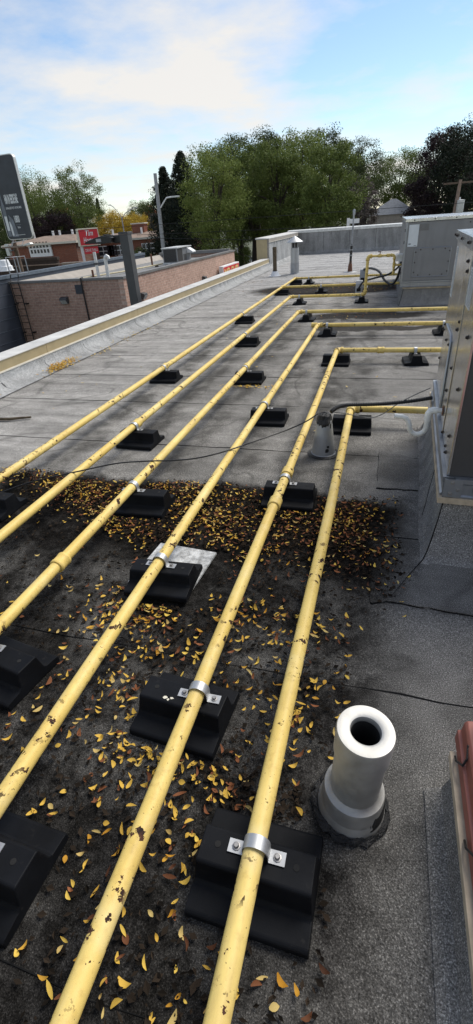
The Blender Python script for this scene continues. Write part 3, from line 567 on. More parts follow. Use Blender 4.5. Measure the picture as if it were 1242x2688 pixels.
# black bitumen lap running down the curb corner and out over the patch
mb = MB(); mb.tube([(0.034, 0.034, 0.298), (0.020, 0.0, 0.20), (0.0, -0.05, 0.10), (-0.017, -0.09, 0.041), (-0.034, -0.13, 0.013), (-0.10, -0.27, 0.010), (-0.185, -0.47, 0.012)], [0.003, 0.003, 0.0035, 0.0035, 0.003, 0.002, 0.001], 6)
mb.build('lap_seam', MAT['bitumen'], u1); mb = MB(); mb.tube([(0.034, 0.64, 0.29), (0.020, 0.60, 0.20), (0.0, 0.52, 0.10), (-0.017, 0.42, 0.041), (-0.034, 0.34, 0.014)], [0.002, 0.003, 0.004, 0.004, 0.002], 6); mb.build('lap_seam', MAT['bitumen'], u1)
mb = MB(); mb.box((0, 0, 0.302), (1.95, 0.035, 0.336)); mb.box((0, 0.0352, 0.302), (0.035, 1.83, 0.336)); mb.build('wood_nailer', MAT['nailer'], u1, bevel=0.002)
def railp(a):   # C-shaped base rail section in the (depth, z) plane
    return [(a, 0.338), (a, 0.345), (a+0.010, 0.352), (a+0.010, 0.41), (a+0.002, 0.42), (a+0.002, 0.445), (a+0.06, 0.445), (a+0.06, 0.338)]
MB().prism([(d, 0.032, z_) for d, z_ in railp(0.008)][::-1], (0, 1.77, 0)).build('base_rail', MAT['rail'], u1)
MB().prism([(0.070, d, z_) for d, z_ in railp(0.010)], (1.82, 0, 0)).build('base_rail', MAT['rail'], u1)
mb = MB(); mb.box((0.020, 0.008, 0.34), (0.11, 0.0155, 0.443)); cp = mb.build('rail_corner_plate', MAT['rail'], u1)
for (a, b) in ((0.055, 0.36), (0.09, 0.385), (0.06, 0.425)): inst('bolt', BOLT, cp, (a, 0.008, b), (R(90), 0, 0), (0.9, 0.9, 0.9))
mb = MB(); mb.lathe([(0.0, 0.0), (0.032, 0.0), (0.036, 0.003)], (0.20, 0.0170, 0.385), 24, 0, (0, -1, 0)); mb.build('lifting_hole', MAT['sleeve'], u1)  # flat disc coloured black for the shade inside the hole
CXF = 0.032                                     # plane of the cabinet side
cz0, cz1 = 0.447, 1.455
MB().box((CXF+0.012, 0.07, cz0), (1.85, 1.79, cz1-0.002)).build('carcass', MAT['rtudark'], u1)
ysm = [0.30, 0.985, 1.795]
for a, b in ((0.306, 0.98), (0.99, 1.795)):
    mb = MB(); mb.box((CXF, a, cz0+0.004), (CXF+0.02, b, cz1)); mb.build('side_panel', MAT['rtu'], u1, bevel=0.004)
MB().box((CXF-0.004, 0.046, cz0), (CXF+0.010, 0.30, cz1)).build('corner_post', MAT['rtu'], u1, bevel=0.003); MB().box((CXF+0.0105, 0.045, cz0), (0.20, 0.068, cz1)).build('end_post', MAT['rtudark'], u1, bevel=0.003)  # end post: grey paint darkened further to carry the near end's shade
# near end: dark coil behind louvred guard
MB().box((0.212, 0.055, cz0+0.01), (1.80, 0.069, cz1-0.01)).build('coil_face', MAT['coil'], u1)
for i in range(34): MB().box((0.216, 0.044, cz0+0.02+i*0.029), (1.79, 0.054, cz0+0.026+i*0.029)).build('coil_guard_bar', MAT['rtudark'], u1)
MB().box((0.2005, 0.046, cz0), (0.2115, 0.066, cz1)).build('shadow_gap', MAT['blackmetal'], u1)  # black strip put in for the shade between end post and coil
# stiffening trims on the side: bent rib and channel
mb = MB(); mb.tube([(CXF-0.006, 1.52, 0.93), (CXF-0.006, 1.08, 0.945), (CXF-0.006, 0.995, 0.92), (CXF-0.006, 0.985, 0.46)], 0.008, 8); mb.build('edge_trim', MAT['rail'], u1, smooth=50)
mb = MB(); mb.box((CXF-0.005, 0.62, cz0+0.006), (CXF-0.0005, 0.66, cz1-0.002)); mb.build('seam_strip', MAT['rtu'], u1, bevel=0.002)
mb = MB(); mb.prism([(0.015, 0.02, 1.458), (0.03, 0.02, 1.446), (0.034, 0.02, 1.446), (0.034, 0.02, 1.505), (0.03, 0.02, 1.512), (0.018, 0.02, 1.512)], (0, 1.80, 0)); mb.build('top_flange', MAT['rtu'], u1)
MB().box((0.0345, 0.022, 1.457), (1.9, 1.818, 1.513)).build('top_panel', MAT['rtu'], u1, bevel=0.004)
def side(yl, z_): return (yl+2.385)*1.115-2.385, 1.65-(1.65-z_)*1.115      # photo read-out on the nailer plane -> cabinet plane
for yl, z_ in ((0.48, 1.417), (0.429, 1.377), (0.385, 1.15), (0.449, 1.10), (0.65, 0.965), (-0.073, 1.169), (1.424, 0.928), (1.287, 0.973), (1.01, 0.93), (0.785, 0.95), (1.40, 0.56), (1.30, 0.52), (1.053, 0.545), (0.54, 0.562), (0.299, 0.587), (0.049, 0.613), (-0.055, 0.708), (-0.02, 0.608), (-0.067, 0.94), (0.483, 0.766), (0.403, 0.912), (1.40, 0.736)):
    a, b = side(yl, z_); inst('screw', SCREW, u1, (CXF-0.001 if a > 0.31 else CXF-0.005, min(a, 1.77), b), (0, R(-90), 0))
for yl in (0.3, 0.75, 1.2, 1.6, 1.77): inst('screw', SCREW, u1, (0.0145, yl, 1.485), (0, R(-90), 0))
for z_ in (0.62, 0.95, 1.25): inst('screw', SCREW, u1, (0.14, 0.049, z_), (R(90), 0, 0), (1.3, 1.3, 1.3))
a = MB().box((CXF-0.0022, 1.60, 1.10), (CXF-0.0004, 1.74, 1.415)).build('long_label', MAT['label'], u1)
for i in range(24): MB().box((CXF-0.0034, 1.61, 1.115+i*0.0125), (CXF-0.0024, 1.73-0.05*((i*7) % 3)/2, 1.120+i*0.0125)).build('print_line', MAT['print'], a)
a = MB().box((CXF-0.0022, 0.40, 1.20), (CXF-0.0004, 0.60, 1.42)).build('wiring_label', MAT['label'], u1)
MB().box((CXF-0.0036, 0.405, 1.385), (CXF-0.0024, 0.595, 1.416)).build('header_print', MAT['print'], a)
for i in range(15): MB().box((CXF-0.0034, 0.41, 1.21+i*0.0115), (CXF-0.0024, 0.59-0.05*((i*5) % 4)/3, 1.214+i*0.0115)).build('print_line', MAT['print'], a)
# condensate trap
tr = MB(); yd = 0.80; zd = 0.535
pts = [(CXF-0.004, zd), (-0.075, zd)]
trap = empty('drain_trap', (0, 0, 0)); trap.parent = u1; trap.rotation_euler.z = 0
MB().tube([(CXF-0.002, yd, zd), (-0.03, yd, zd)], 0.0165, 16).build('stub', MAT['pvc'], trap, smooth=40)
mb = MB(); mb.tube([(-0.005, yd, zd), (-0.025, yd, zd), (-0.045, yd, zd-0.006), (-0.055, yd, zd-0.022), (-0.056, yd, zd-0.07)], 0.0225, 18); mb.build('elbow', MAT['pvc'], trap, smooth=40)
arc = [(-0.056, yd, zd-0.06), (-0.058, yd, zd-0.10)]
for t in np.linspace(0, math.pi, 10): arc.append((-0.058-0.052+0.052*math.cos(t), yd-0.002*t, zd-0.115-0.055*math.sin(t)))
arc += [(-0.172, yd, zd-0.085), (-0.19, yd, zd-0.062), (-0.215, yd, zd-0.052), (-0.265, yd, zd-0.050)]
mb = MB(); mb.tube(arc, 0.0168, 16); mb.build('u_bend', MAT['pvc'], trap, smooth=60)
mb = MB(); mb.lathe([(0.0, 0.0), (0.0145, 0.0)], (-0.2655, yd, zd-0.050), 14, 0, (-1, 0, 0)); mb.build('open_end', MAT['sleeve'], trap)  # disc coloured black for the shade in the pipe mouth
mb = MB(); mb.lathe([(0.018, 0.0), (0.034, 0.001), (0.034, 0.006), (0.018, 0.008)], (CXF-0.002, yd, zd), 18, 0, (-1, 0, 0)); mb.build('escutcheon', MAT['rust'], trap, smooth=40)

# ================================================================== FAR ROOFTOP UNIT
u2 = empty('rooftop_unit', (0.26, 11.0, 0), 0, 'grey painted rooftop unit with white notice and bolted access panel, at the riser', 'rooftop unit')
skirt(0.07, 0.05, 3.0, 4.9, 0.30, 0.16).build('curb', MAT['curbskin'], u2, smooth=50)
mb = MB(); mb.tube([(0.069, 0.049, 0.295), (0.055, 0.015, 0.20), (0.034, -0.035, 0.10), (0.017, -0.075, 0.041), (0.0, -0.115, 0.013)], 0.005, 6); mb.build('lap_seam', MAT['bitumen'], u2)
MB().box((0.055, 0.03, 0.302), (3.02, 4.92, 0.332)).build('wood_nailer', MAT['nailer'], u2, bevel=0.003)
MB().prism([(0.0, d-0.022, z_+0.0) for d, z_ in railp(0.022)], (3.05, 0, 0)).build('base_rail', MAT['rail'], u2)
MB().box((0.0, 0.0605, 0.338), (0.03, 4.9, 0.443)).build('base_rail', MAT['rail'], u2)
MB().box((0.0, 0.02, 0.447), (3.05, 4.9, 1.455)).build('cabinet', MAT['rtugrey'], u2, bevel=0.006)
MB().box((-0.006, 0.008, 0.446), (0.03, 0.0195, 1.456)).build('corner_trim', MAT['rail'], u2, bevel=0.002)
MB().box((-0.02, 0.0, 1.458), (3.07, 4.92, 1.515)).build('top_panel', MAT['rtu'], u2, bevel=0.006)
MB().box((1.19, 0.012, 0.449), (1.20, 0.0195, 1.454)).build('panel_joint', MAT['screw'], u2)
mb = MB(); r_ = 0.03; X0, X1, Z0, Z1 = 0.20, 0.86, 0.52, 1.02
poly = []
for cx, cz, a0 in ((X1-r_, Z1-r_, 0), (X0+r_, Z1-r_, 90), (X0+r_, Z0+r_, 180), (X1-r_, Z0+r_, 270)):
    for t in range(0, 91, 30): poly.append((cx+r_*math.cos(R(a0+t)), 0.0185, cz+r_*math.sin(R(a0+t))))
mb.prism(poly[::-1], (0, -0.010, 0)); ap = mb.build('access_panel', MAT['rtugrey'], u2, bevel=0.003)
ring_ = [(p_[0], 0.0085, p_[2]) for p_ in poly]; mb = MB(); mb.tube(ring_+[ring_[0]], 0.006, 6); mb.build('gasket', MAT['rail'], ap)
for xx in (0.31, 0.53, 0.75): inst('screw', SCREW, ap, (xx, 0.008, Z1-0.03), (R(90), 0, 0)); inst('screw', SCREW, ap, (xx, 0.008, Z0+0.03), (R(90), 0, 0))
for zz in (0.6, 0.77, 0.95): inst('screw', SCREW, ap, (X0+0.025, 0.008, zz), (R(90), 0, 0)); inst('screw', SCREW, ap, (X1-0.025, 0.008, zz), (R(90), 0, 0))
for xx, zz in ((0.14, 1.487), (0.5, 1.487), (0.87, 1.487), (1.12, 1.40), (1.25, 1.38), (1.3, 1.487)): inst('screw', SCREW, u2, (xx, -0.001 if zz > 1.46 else 0.019, zz), (R(90), 0, 0))
a = MB().box((0.055, 0.0165, 1.05), (0.235, 0.0188, 1.415)).build('white_notice', MAT['label'], u2)
MB().box((0.07, 0.0150, 1.085), (0.115, 0.0163, 1.105)).build('print_line', MAT['print'], a); MB().box((0.17, 0.0150, 1.062), (0.22, 0.0163, 1.072)).build('print_line', MAT['print'], a)
MB().box((0.245, 0.0165, 1.31), (0.41, 0.0188, 1.42)).build('paint_patch', MAT['patchpaint'], u2)
a = MB().box((1.33, 0.0165, 1.24), (1.62, 0.0188, 1.42)).build('rating_label', MAT['label'], u2); MB().box((1.35, 0.0150, 1.375), (1.52, 0.0163, 1.405)).build('print_line', MAT['print'], a)
MB().box((-0.13, 0.25, 0.79), (-0.001, 0.45, 0.915)).build('junction_box', MAT['alum'], u2, bevel=0.004)
for zz in (0.56, 1.1, 1.3): MB().box((-0.016, 0.10, zz), (-0.001, 0.16, zz+0.05)).build('cable_clip', MAT['blackmetal'], u2)

# cables and hoods feeding the far unit
def hood(loc, h, label):
    e = empty('cable_hood', loc, 0, label, 'roof hood')
    mb = MB(); wx = 0.075
    prof = [(-0.22, 0.0), (-0.10, 0.0), (0.02, h*0.72), (0.14, h*0.98), (0.20, h), (0.20, h*0.86), (0.10, h*0.80), (-0.02, h*0.5), (-0.02, h*0.5)]
    prof = [(-0.16, 0.0), (0.16, 0.0), (0.12, h*0.75), (0.06, h), (-0.06, h), (-0.12, h*0.80)]
    mb.prism([(-wx, a, b) for a, b in prof][::1], (2*wx, 0, 0)); mb.build('hood', MAT['lead'], e, bevel=0.012)
    MB().box((-0.14, -0.21, -0.002), (0.14, 0.21, 0.004)).build('base_flange', MAT['lead'], e)
    MB().box((-0.045, -0.16, h*0.35), (0.045, -0.139, h*0.55)).build('opening', MAT['sleeve'], e); return e  # opening is a black box carrying the shade of the mouth
hood((-0.62, 12.55, 0.002), 0.33, 'small sheet-metal cable hood with dark opening just behind the riser'); hood((-0.62, 14.15, 0.002), 0.43, 'taller sheet-metal cable hood between the two farthest cross pipes')
def cable(name, pts, r, mat, label, seg=8, n=60):
    P = [Vector(p) for p in pts]; out_ = []
    for i in range(len(P)-1):
        p0, p1, p2, p3 = P[max(i-1, 0)], P[i], P[i+1], P[min(i+2, len(P)-1)]
        for t in np.linspace(0, 1, max(4, n//len(P)), endpoint=(i == len(P)-2)):
            out_.append(0.5*((2*p1)+(p2-p0)*t+(2*p0-5*p1+4*p2-p3)*t*t+(3*p1-p0-3*p2+p3)*t**3))
    o = MB().tube(out_, r, seg).build(name, MAT[mat], smooth=60); return tag(o, label, 'cable')
cable('flexible_cable', [(-0.60, 14.1, 0.43), (-0.40, 13.2, 0.52), (-0.2, 12.6, 0.50), (-0.05, 12.3, 0.34), (0.1, 12.1, 0.28), (0.2, 12.0, 0.40), (0.25, 11.95, 0.62)], 0.026, 'cable', 'thick black cable looping from the tall hood down into the far unit')
cable('flexible_cable', [(-0.62, 12.4, 0.18), (-0.52, 12.25, 0.33), (-0.3, 12.0, 0.42), (0.0, 11.85, 0.50), (0.18, 11.8, 0.62), (0.255, 11.8, 0.74)], 0.02, 'cable', 'black cable rising straight from the small hood to the junction box')

# ================================================================== VENTS AND MASTS
bx_, by_ = 0.036, 0.868
vs_ = empty('vent_stack', (bx_, by_, 0.010), 0, 'silver-painted round plumbing vent stack with thick rim and open black hole', 'vent stack'); vs_.rotation_euler = (R(0.5), R(2.6), 0)
mb = MB(); mb.lathe([(0.108, 0.0), (0.106, 0.012), (0.102, 0.018), (0.101, 0.034), (0.098, 0.038), (0.097, 0.044), (0.095, 0.098), (0.092, 0.107), (0.082, 0.113), (0.0755, 0.122)], seg=48); mb.build('flashing_collar', MAT['silver'], vs_, smooth=35)
mb = MB(); mb.lathe([(0.124, 0.0), (0.117, 0.008), (0.107, 0.014)], seg=40); q = random.Random(3); mb.v = [(x*q.uniform(.93, 1.06), y*q.uniform(.93, 1.06), z) for x, y, z in mb.v]; mb.build('mastic_bead', MAT['mastic'], vs_)
mb = MB(); mb.lathe([(0.0755, 0.116), (0.0755, 0.305)], seg=48); mb.build('sleeve', MAT['silver'], vs_, smooth=35)
mb = MB(); mb.lathe([(0.0760, 0.300), (0.0815, 0.303), (0.0825, 0.397), (0.080, 0.403), (0.052, 0.405), (0.044, 0.401), (0.0415, 0.390), (0.0405, 0.34)], seg=48); mb.build('rim_cap', MAT['silver'], vs_, smooth=50)
mb = MB(); mb.lathe([(0.0400, 0.385), (0.0395, 0.20), (0.0, 0.20)], seg=32); mb.build('bore', MAT['sleeve'], vs_, smooth=50)
q = random.Random(2)                                  # torn black mastic on the collar
mb = MB(); V = []; Fs = []
n = 18
for i in range(n+1):
    t = R(-52+i*76/n); zt = 0.104-0.02*abs(math.sin(i*1.7))-0.02*q.random()-0.03*(abs(i-n/2)/(n/2))**2; zb_ = 0.02
    V += [(0.1032*math.cos(t), 0.1032*math.sin(t), zb_), (0.0962*math.cos(t), 0.0962*math.sin(t), max(zt, zb_+0.01))]
for i in range(n): Fs.append((2*i, 2*i+2, 2*i+3, 2*i+1))
mb.add(V, Fs); mb.build('mastic_smear', MAT['mastic'], vs_, label='black mastic smear on the silver collar')

cn = empty('cone_flashing', (-0.378, 3.60, 0.002), 0, 'grey sheet-metal cone with black mastic top where cables leave the roof', 'roof flashing')
mb = MB(); mb.lathe([(0.105, 0.0), (0.098, 0.008), (0.093, 0.012), (0.059, 0.275), (0.056, 0.285), (0.02, 0.286)], seg=36); mb.build('cone', MAT['lead'], cn, smooth=40)
mb = MB(); q = random.Random(4)
mb.lathe([(0.0605, 0.255), (0.063, 0.27), (0.058, 0.30), (0.047, 0.325), (0.03, 0.338), (0.0, 0.342)], seg=20)
mb.v = [(x+q.uniform(-.006, .006), y+q.uniform(-.006, .006), z+(q.uniform(-.045, .004) if z < 0.26 else q.uniform(-.006, .008))) for x, y, z in mb.v]; mb.build('mastic_top', MAT['mastic'], cn)
mb = MB(); mb.lathe([(0.128, 0.0), (0.115, 0.006), (0.10, 0.008)], seg=28); mb.build('mastic_bead', MAT['mastic'], cn)
mb = MB(); q = random.Random(6)
for (t, z_, s_) in ((R(-68), 0.055, 0.02), (R(-60), 0.085, 0.013)):
    rr = 0.0935-0.034*(z_-0.012)/0.263+0.0012; c = Vector((rr*math.cos(t), rr*math.sin(t), z_)); a = Vector((-math.sin(t), math.cos(t), 0)); b = Vector((-0.13*math.cos(t), -0.13*math.sin(t), 1))
    V = [c]+[c+(a*math.cos(k_)+b*math.sin(k_))*s_*q.uniform(.5, 1.1) for k_ in np.linspace(0, 2*math.pi, 9)[:-1]]; mb.add(V, [(0, 1+i, 1+(i+1) % 8) for i in range(8)])
mb.build('mastic_spot', MAT['mastic'], cn)
# ribbed conduit and wires at the cone
e = empty('ribbed_conduit', (-0.35, 3.6, 0.33), 0, 'black ribbed flexible conduit from the metal cone into the near unit', 'conduit')
P = [at(833*KF, 1036*KF, 0.325), at(850*KF, 1024*KF, 0.345), at(880*KF, 1018*KF, 0.345), at(950*KF, 1016*KF, 0.34), at(1020*KF, 1010*KF, 0.35)]
P = [Vector(p) for p in P]+[Vector((0.43, 3.95, 0.37))]
mb = MB(); pts = []; rr = []
cl = []
for i in range(len(P)-1):
    p0, p1, p2, p3 = P[max(i-1, 0)], P[i], P[i+1], P[min(i+2, len(P)-1)]
    for t in np.linspace(0, 1, 24, endpoint=False): cl.append(0.5*((2*p1)+(p2-p0)*t+(2*p0-5*p1+4*p2-p3)*t*t+(3*p1-p0-3*p2+p3)*t**3))
mb.tube(cl, [0.0165 if i % 2 else 0.0145 for i in range(len(cl))], 12); mb.build('ribbed_tube', MAT['cable'], e, loc=(0.35, -3.6, -0.33))
pp = [at(800*KF, 1040*KF, 0.30), at(770*KF, 1060*KF, 0.26), at(725*KF, 1080*KF, 0.20), at(640*KF, 1110*KF, 0.195), at(560*KF, 1137*KF, 0.188)]
pp += [at(x*KF, y*KF, z_) for x, y, z_ in ((490, 1153, 0.188), (430, 1158, 0.19), (365, 1160, 0.188), (290, 1166, 0.187), (190, 1187, 0.186), (130, 1200, 0.12), (70, 1215, 0.04), (0, 1240, 0.012), (-120, 1290, 0.010))]
cable('loose_wire', pp, 0.0052, 'cable', 'thin black wire strung across the yellow pipes from the metal cone', 6, 120)
pp = [at(x*KF, y*KF, z_) for x, y, z_ in ((838, 1037, 0.325), (865, 1040, 0.27), (905, 1047, 0.22), (935, 1050, 0.21), (965, 1040, 0.25), (1005, 1013, 0.34), (1050, 990, 0.42), (1083, 976, 0.47))]
cable('loose_wire', pp, 0.004, 'greycable', 'thin grey wire sagging from the metal cone up to the near unit', 6, 80)

bv = empty('capped_flue', (-3.17, 18.58, 0.0), 0, 'shiny round metal flue with conical rain cap by the raised parapet', 'flue')
mb = MB(); mb.lathe([(0.165, 0.002), (0.16, 0.012), (0.152, 0.02), (0.150, 0.35)], seg=32); mb.build('lower_sleeve', MAT['lead'], bv, smooth=40)
mb = MB(); mb.lathe([(0.143, 0.35), (0.143, 0.80), (0.12, 0.81)], seg=32); mb.build('flue_pipe', MAT['galv'], bv, smooth=40)
for i in range(8): t = R(45*i+10); MB().box((-0.008, -0.002, 0), (0.008, 0.002, 0.19)).build('cap_strut', MAT['galv'], bv, loc=(0.138*math.cos(t), 0.138*math.sin(t), 0.795), rz=t+R(90))
mb = MB(); mb.lathe([(0.115, 0.8), (0.115, 0.97)], seg=24); mb.build('inner_pipe', MAT['coil'], bv)
mb = MB(); mb.lathe([(0.285, 0.965), (0.282, 0.985), (0.012, 1.16), (0.0, 1.165)], seg=36); mb.build('rain_cap', MAT['galv'], bv, smooth=25)
ps = empty('stub_pipe', (-3.765, 18.02, 0.0), 0, 'dark mottled stub pipe rising out of a white roof boot', 'pipe')
mb = MB(); mb.lathe([(0.20, 0.002), (0.195, 0.016), (0.155, 0.02), (0.098, 0.145), (0.085, 0.150)], seg=28); mb.build('boot', MAT['white'], ps, smooth=35)
mb = MB(); mb.lathe([(0.082, 0.12), (0.082, 0.175), (0.07, 0.176)], seg=24); mb.build('clamp', MAT['mastic'], ps)
mb = MB(); mb.lathe([(0.067, 0.1), (0.067, 0.885), (0.055, 0.885), (0.055, 0.6)], seg=24); mb.build('pipe', MAT['darkpipe'], ps, smooth=40)
ms = empty('service_mast', (-1.24, 18.29, 0.0), 0, 'slim grey mast on a rusty black foot, standing before the back parapet', 'mast')
mb = MB(); mb.lathe([(0.22, 0.002), (0.20, 0.012), (0.09, 0.018)], seg=20); mb.build('base_flange', MAT['lead'], ms)
mb = MB(); mb.lathe([(0.082, 0.01), (0.06, 0.25), (0.05, 0.26)], seg=20); mb.build('rusty_foot', MAT['rust'], ms, smooth=40)
mb = MB(); mb.tube([(0, 0, 0.2), (0.01, 0, 0.83)], 0.040, 16); mb.build('black_sleeve', MAT['blackmetal'], ms, smooth=40)
for z_ in (0.30, 0.5, 0.66, 0.8): mb = MB(); mb.lathe([(0.04, -0.015), (0.05, -0.015), (0.05, 0.015), (0.04, 0.015)], (0.004, 0, z_), 16); mb.build('band', MAT['rust'] if z_ < .4 else MAT['steel'], ms)
mb = MB(); mb.tube([(0.01, 0, 0.82), (0.03, 0, 1.70)], 0.026, 14); mb.build('upper_pole', MAT['steel'], ms, smooth=40)
mb = MB(); mb.tube([(0.03, 0, 1.64), (0.03, 0, 1.77), (0.028, 0, 1.80)], [0.036, 0.042, 0.02], 14); mb.build('weather_head', MAT['steel'], ms, smooth=40)
mb = MB(); pts = [at(x*KF, y*KF, 0.02) for x, y in ((-30, 1056), (0, 1054), (25, 1054), (50, 1051), (78, 1049))]
mb.tube(pts, [0.018, 0.017, 0.016, 0.014, 0.011], 8); mb.v = [(x+rnd.uniform(-.002, .002), y+rnd.uniform(-.002, .002), z) for x, y, z in mb.v]
tag(mb.build('stick', MAT['darkpipe'], smooth=60), 'short weathered brown stick lying on the bare grey roof', 'stick')

# red stepped curb cap of a third unit beside the vent stack
ru = empty('red_curb_cap', (0.318, 0.6, 0), 0, 'red-oxide painted stepped metal curb cap on a pale wood strip, beside the vent stack', 'curb cap')
yf, yn = 0.40, -1.9
mb = MB(); mb.prism([(0.02, yn, 0.17), (0.02, yn, 0.10), (0.0, yn, 0.03), (-0.05, yn, 0.004), (1.2, yn, 0.004), (1.2, yn, 0.17)][::-1], (0, yf-yn-0.02, 0)); mb.build('curb', MAT['curbskin'], ru)
MB().box((0.0, yn, 0.172), (0.03, yf, 0.202)).build('wood_strip', MAT['nailer'], ru, bevel=0.002)
prof = [(0.018, 0.204), (0.020, 0.245), (0.030, 0.248), (0.033, 0.286), (0.040, 0.296), (0.066, 0.300), (0.070, 0.312), (0.082, 0.40), (0.088, 0.42), (0.14, 0.428), (1.2, 0.44), (1.2, 0.204)]
mb = MB(); mb.prism([(a, yn, b) for a, b in prof], (0, yf+0.05-yn, 0)); mb.build('stepped_cap', MAT['redox'], ru, bevel=0.003)
q = random.Random(5)
for i in range(7):
    yy = yf-0.02-i*0.24
    mb = MB(); mb.tube([(0.012, yy, 0.208), (0.008, yy-0.03, 0.232), (0.02, yy-0.055, 0.252), (0.030, yy-0.045, 0.275), (0.034, yy-0.01, 0.288)], 0.0035, 6); mb.build('wire_clip', MAT['mastic'], ru)

# ================================================================== NEIGHBOUR BUILDINGS
Xb, Xn, Yb = -11.18, -17.15, 20.9
ZR = -0.35
nb = empty('brick_building', (-14, 30, GZ), 0, 'low pinkish-brown brick building with grey flat roof, beyond the low parapet', 'building')
ON = Vector((14, -30, -GZ))
def nbld(mb, n, m, **k): return mb.build(n, m, nb, loc=ON, **k)
nbld(MB().box((Xn+0.02, Yb, GZ), (Xb-0.25, Yb+0.25, -0.12)), 'front_wall', MAT['brickx'])
nbld(MB().box((Xb-0.248, Yb+0.001, GZ), (Xb, 38.8, -0.125)), 'side_wall', MAT['bricky'])
nbld(MB().box((Xn+0.02, 38.5, GZ), (Xb-0.25, 38.79, -0.13)), 'rear_wall', MAT['brickx'])
nbld(MB().box((Xn+0.02, Yb+0.252, ZR-0.3), (Xb-0.25, 38.49, ZR)), 'roof_deck', MAT['tarroof'])
nbld(MB().box((Xn-0.02, Yb-0.05, -0.118), (Xb+0.04, Yb+0.28, -0.02)), 'coping', MAT['copegrey'])
nbld(MB().prism([(Xb-0.27, Yb+0.285, -0.12), (Xb+0.05, Yb+0.285, -0.12), (Xb+0.05, Yb+0.285, -0.02), (Xb-0.27, Yb+0.285, -0.02)], (0, 17.7, -0.0)), 'coping', MAT['copegrey'])
nbld(MB().box((Xn+0.03, 38.4, -0.118), (Xb-0.29, 38.85, 0.08)), 'coping', MAT['copegrey'])
nbld(MB().prism([(Xn+0.035, Yb+0.3, ZR), (Xn+0.5, Yb+0.3, ZR), (Xn+0.12, Yb+0.3, ZR+0.30), (Xn+0.035, Yb+0.3, ZR+0.30)], (0, 17.9, 0)), 'wall_flashing', MAT['tanflash'])
for i in range(22): nbld(MB().box((Xn+0.3+i*0.255, Yb-0.006, -0.36), (Xn+0.305+i*0.255, Yb-0.001, -0.125)), 'soldier_joint', MAT['copegrey'])
c = atY(*z1(590, 720), Yb); v_ = MB().box((c[0]-0.2, Yb-0.02, c[2]-0.19), (c[0]+0.2, Yb-0.003, c[2]+0.19)); vv = nbld(v_, 'louvre', MAT['charcoal'])
for i in range(6): MB().box((c[0]-0.18, Yb-0.03, c[2]-0.17+i*0.06), (c[0]+0.18, Yb-0.021, c[2]-0.14+i*0.06)).build('louvre_blade', MAT['navy'], vv)
a, b = atY(*z1(605, 640), Yb), atY(*z1(668, 940), Yb); mb = MB(); mb.tube([(a[0], Yb+0.1, -0.005), (a[0], Yb-0.07, -0.01), (a[0], Yb-0.08, -0.2), (b[0], Yb-0.06, b[2]), (b[0]+0.02, Yb-0.06, GZ)], 0.035, 8); nbld(mb, 'downspout', MAT['blackmetal'])
def wallpack(name, x, y, z, rz, label):
    e = empty(name, (x, y, z), rz, label, 'wall light', 'wall lights on the brick building')
    mb = MB(); mb.prism([(-0.19, 0, 0.15), (-0.19, 0, -0.13), (-0.19, -0.10, -0.15), (-0.19, -0.22, 0.02), (-0.19, -0.20, 0.10)][::-1], (0.38, 0, 0)); mb.build('housing', MAT['charcoal'], e, bevel=0.015)
    MB().prism([(-0.15, -0.105, -0.152), (-0.15, -0.222, 0.015), (-0.15, -0.232, 0.013), (-0.15, -0.115, -0.158)], (0.30, 0, 0)).build('lens', MAT['lens'], e); return e
c = atY(*z1(487, 800), Yb); wallpack('wall_light', c[0], Yb-0.002, c[2], 0, 'boxy wall light on the shaded brick front between ladder and downspout')
c = atX(*z1(1057, 768), Xb); wallpack('wall_light', Xb+0.002, c[1], c[2], R(90), 'boxy wall light on the brick side wall beside the dark post')
c = atX(*z2(378, 640), Xb); wallpack('wall_light', Xb+0.002, c[1], c[2], R(90), 'small boxy wall light midway along the brick side wall')
c = atX(*z2(490, 605), Xb); wallpack('wall_light', Xb+0.002, c[1], c[2]-0.1, R(90), 'small boxy wall light just before the red hanging sign')
# ladder
la = empty('roof_ladder', (-16.7, Yb-0.1, GZ), 0, 'black steel ladder with grey hoop handrails on the brick front wall', 'ladder'); OL = Vector((16.7, -Yb+0.1, -GZ))
xl, xr_ = -16.93, -16.50
for i, x in enumerate((xl, xr_)):
    MB().tube([(x, Yb-0.18, GZ+0.3), (x, Yb-0.18, -0.25), (x+0.0, Yb-0.20, -0.05), (x-0.03, Yb-0.05, 0.10), (x-0.02, Yb-0.02, 0.30)], 0.024, 8).build('stile', MAT['blackmetal'], la, loc=OL)
    h = [(x-0.02, Yb-0.02, 0.28), (x-0.02, Yb-0.02, 0.98), (x+0.26, Yb+0.4, 0.98), (x+0.26, Yb+0.4, 0.30), (x-0.02, Yb-0.02, 0.30)]
    MB().tube(h, 0.027, 8).build('hoop_handrail', MAT['steel'], la, loc=OL)
    for z_ in (-1.0, -2.3): MB().box((x-0.02, Yb-0.2, z_), (x+0.13*(1 if i else -1)+0.01, Yb-0.001, z_+0.05)).build('wall_bracket', MAT['blackmetal'], la, loc=OL)
for i in range(14): MB().tube([(xl, Yb-0.18, -0.3-i*0.30), (xr_, Yb-0.18, -0.3-i*0.30)], 0.016, 6).build('rung', MAT['blackmetal'], la, loc=OL)
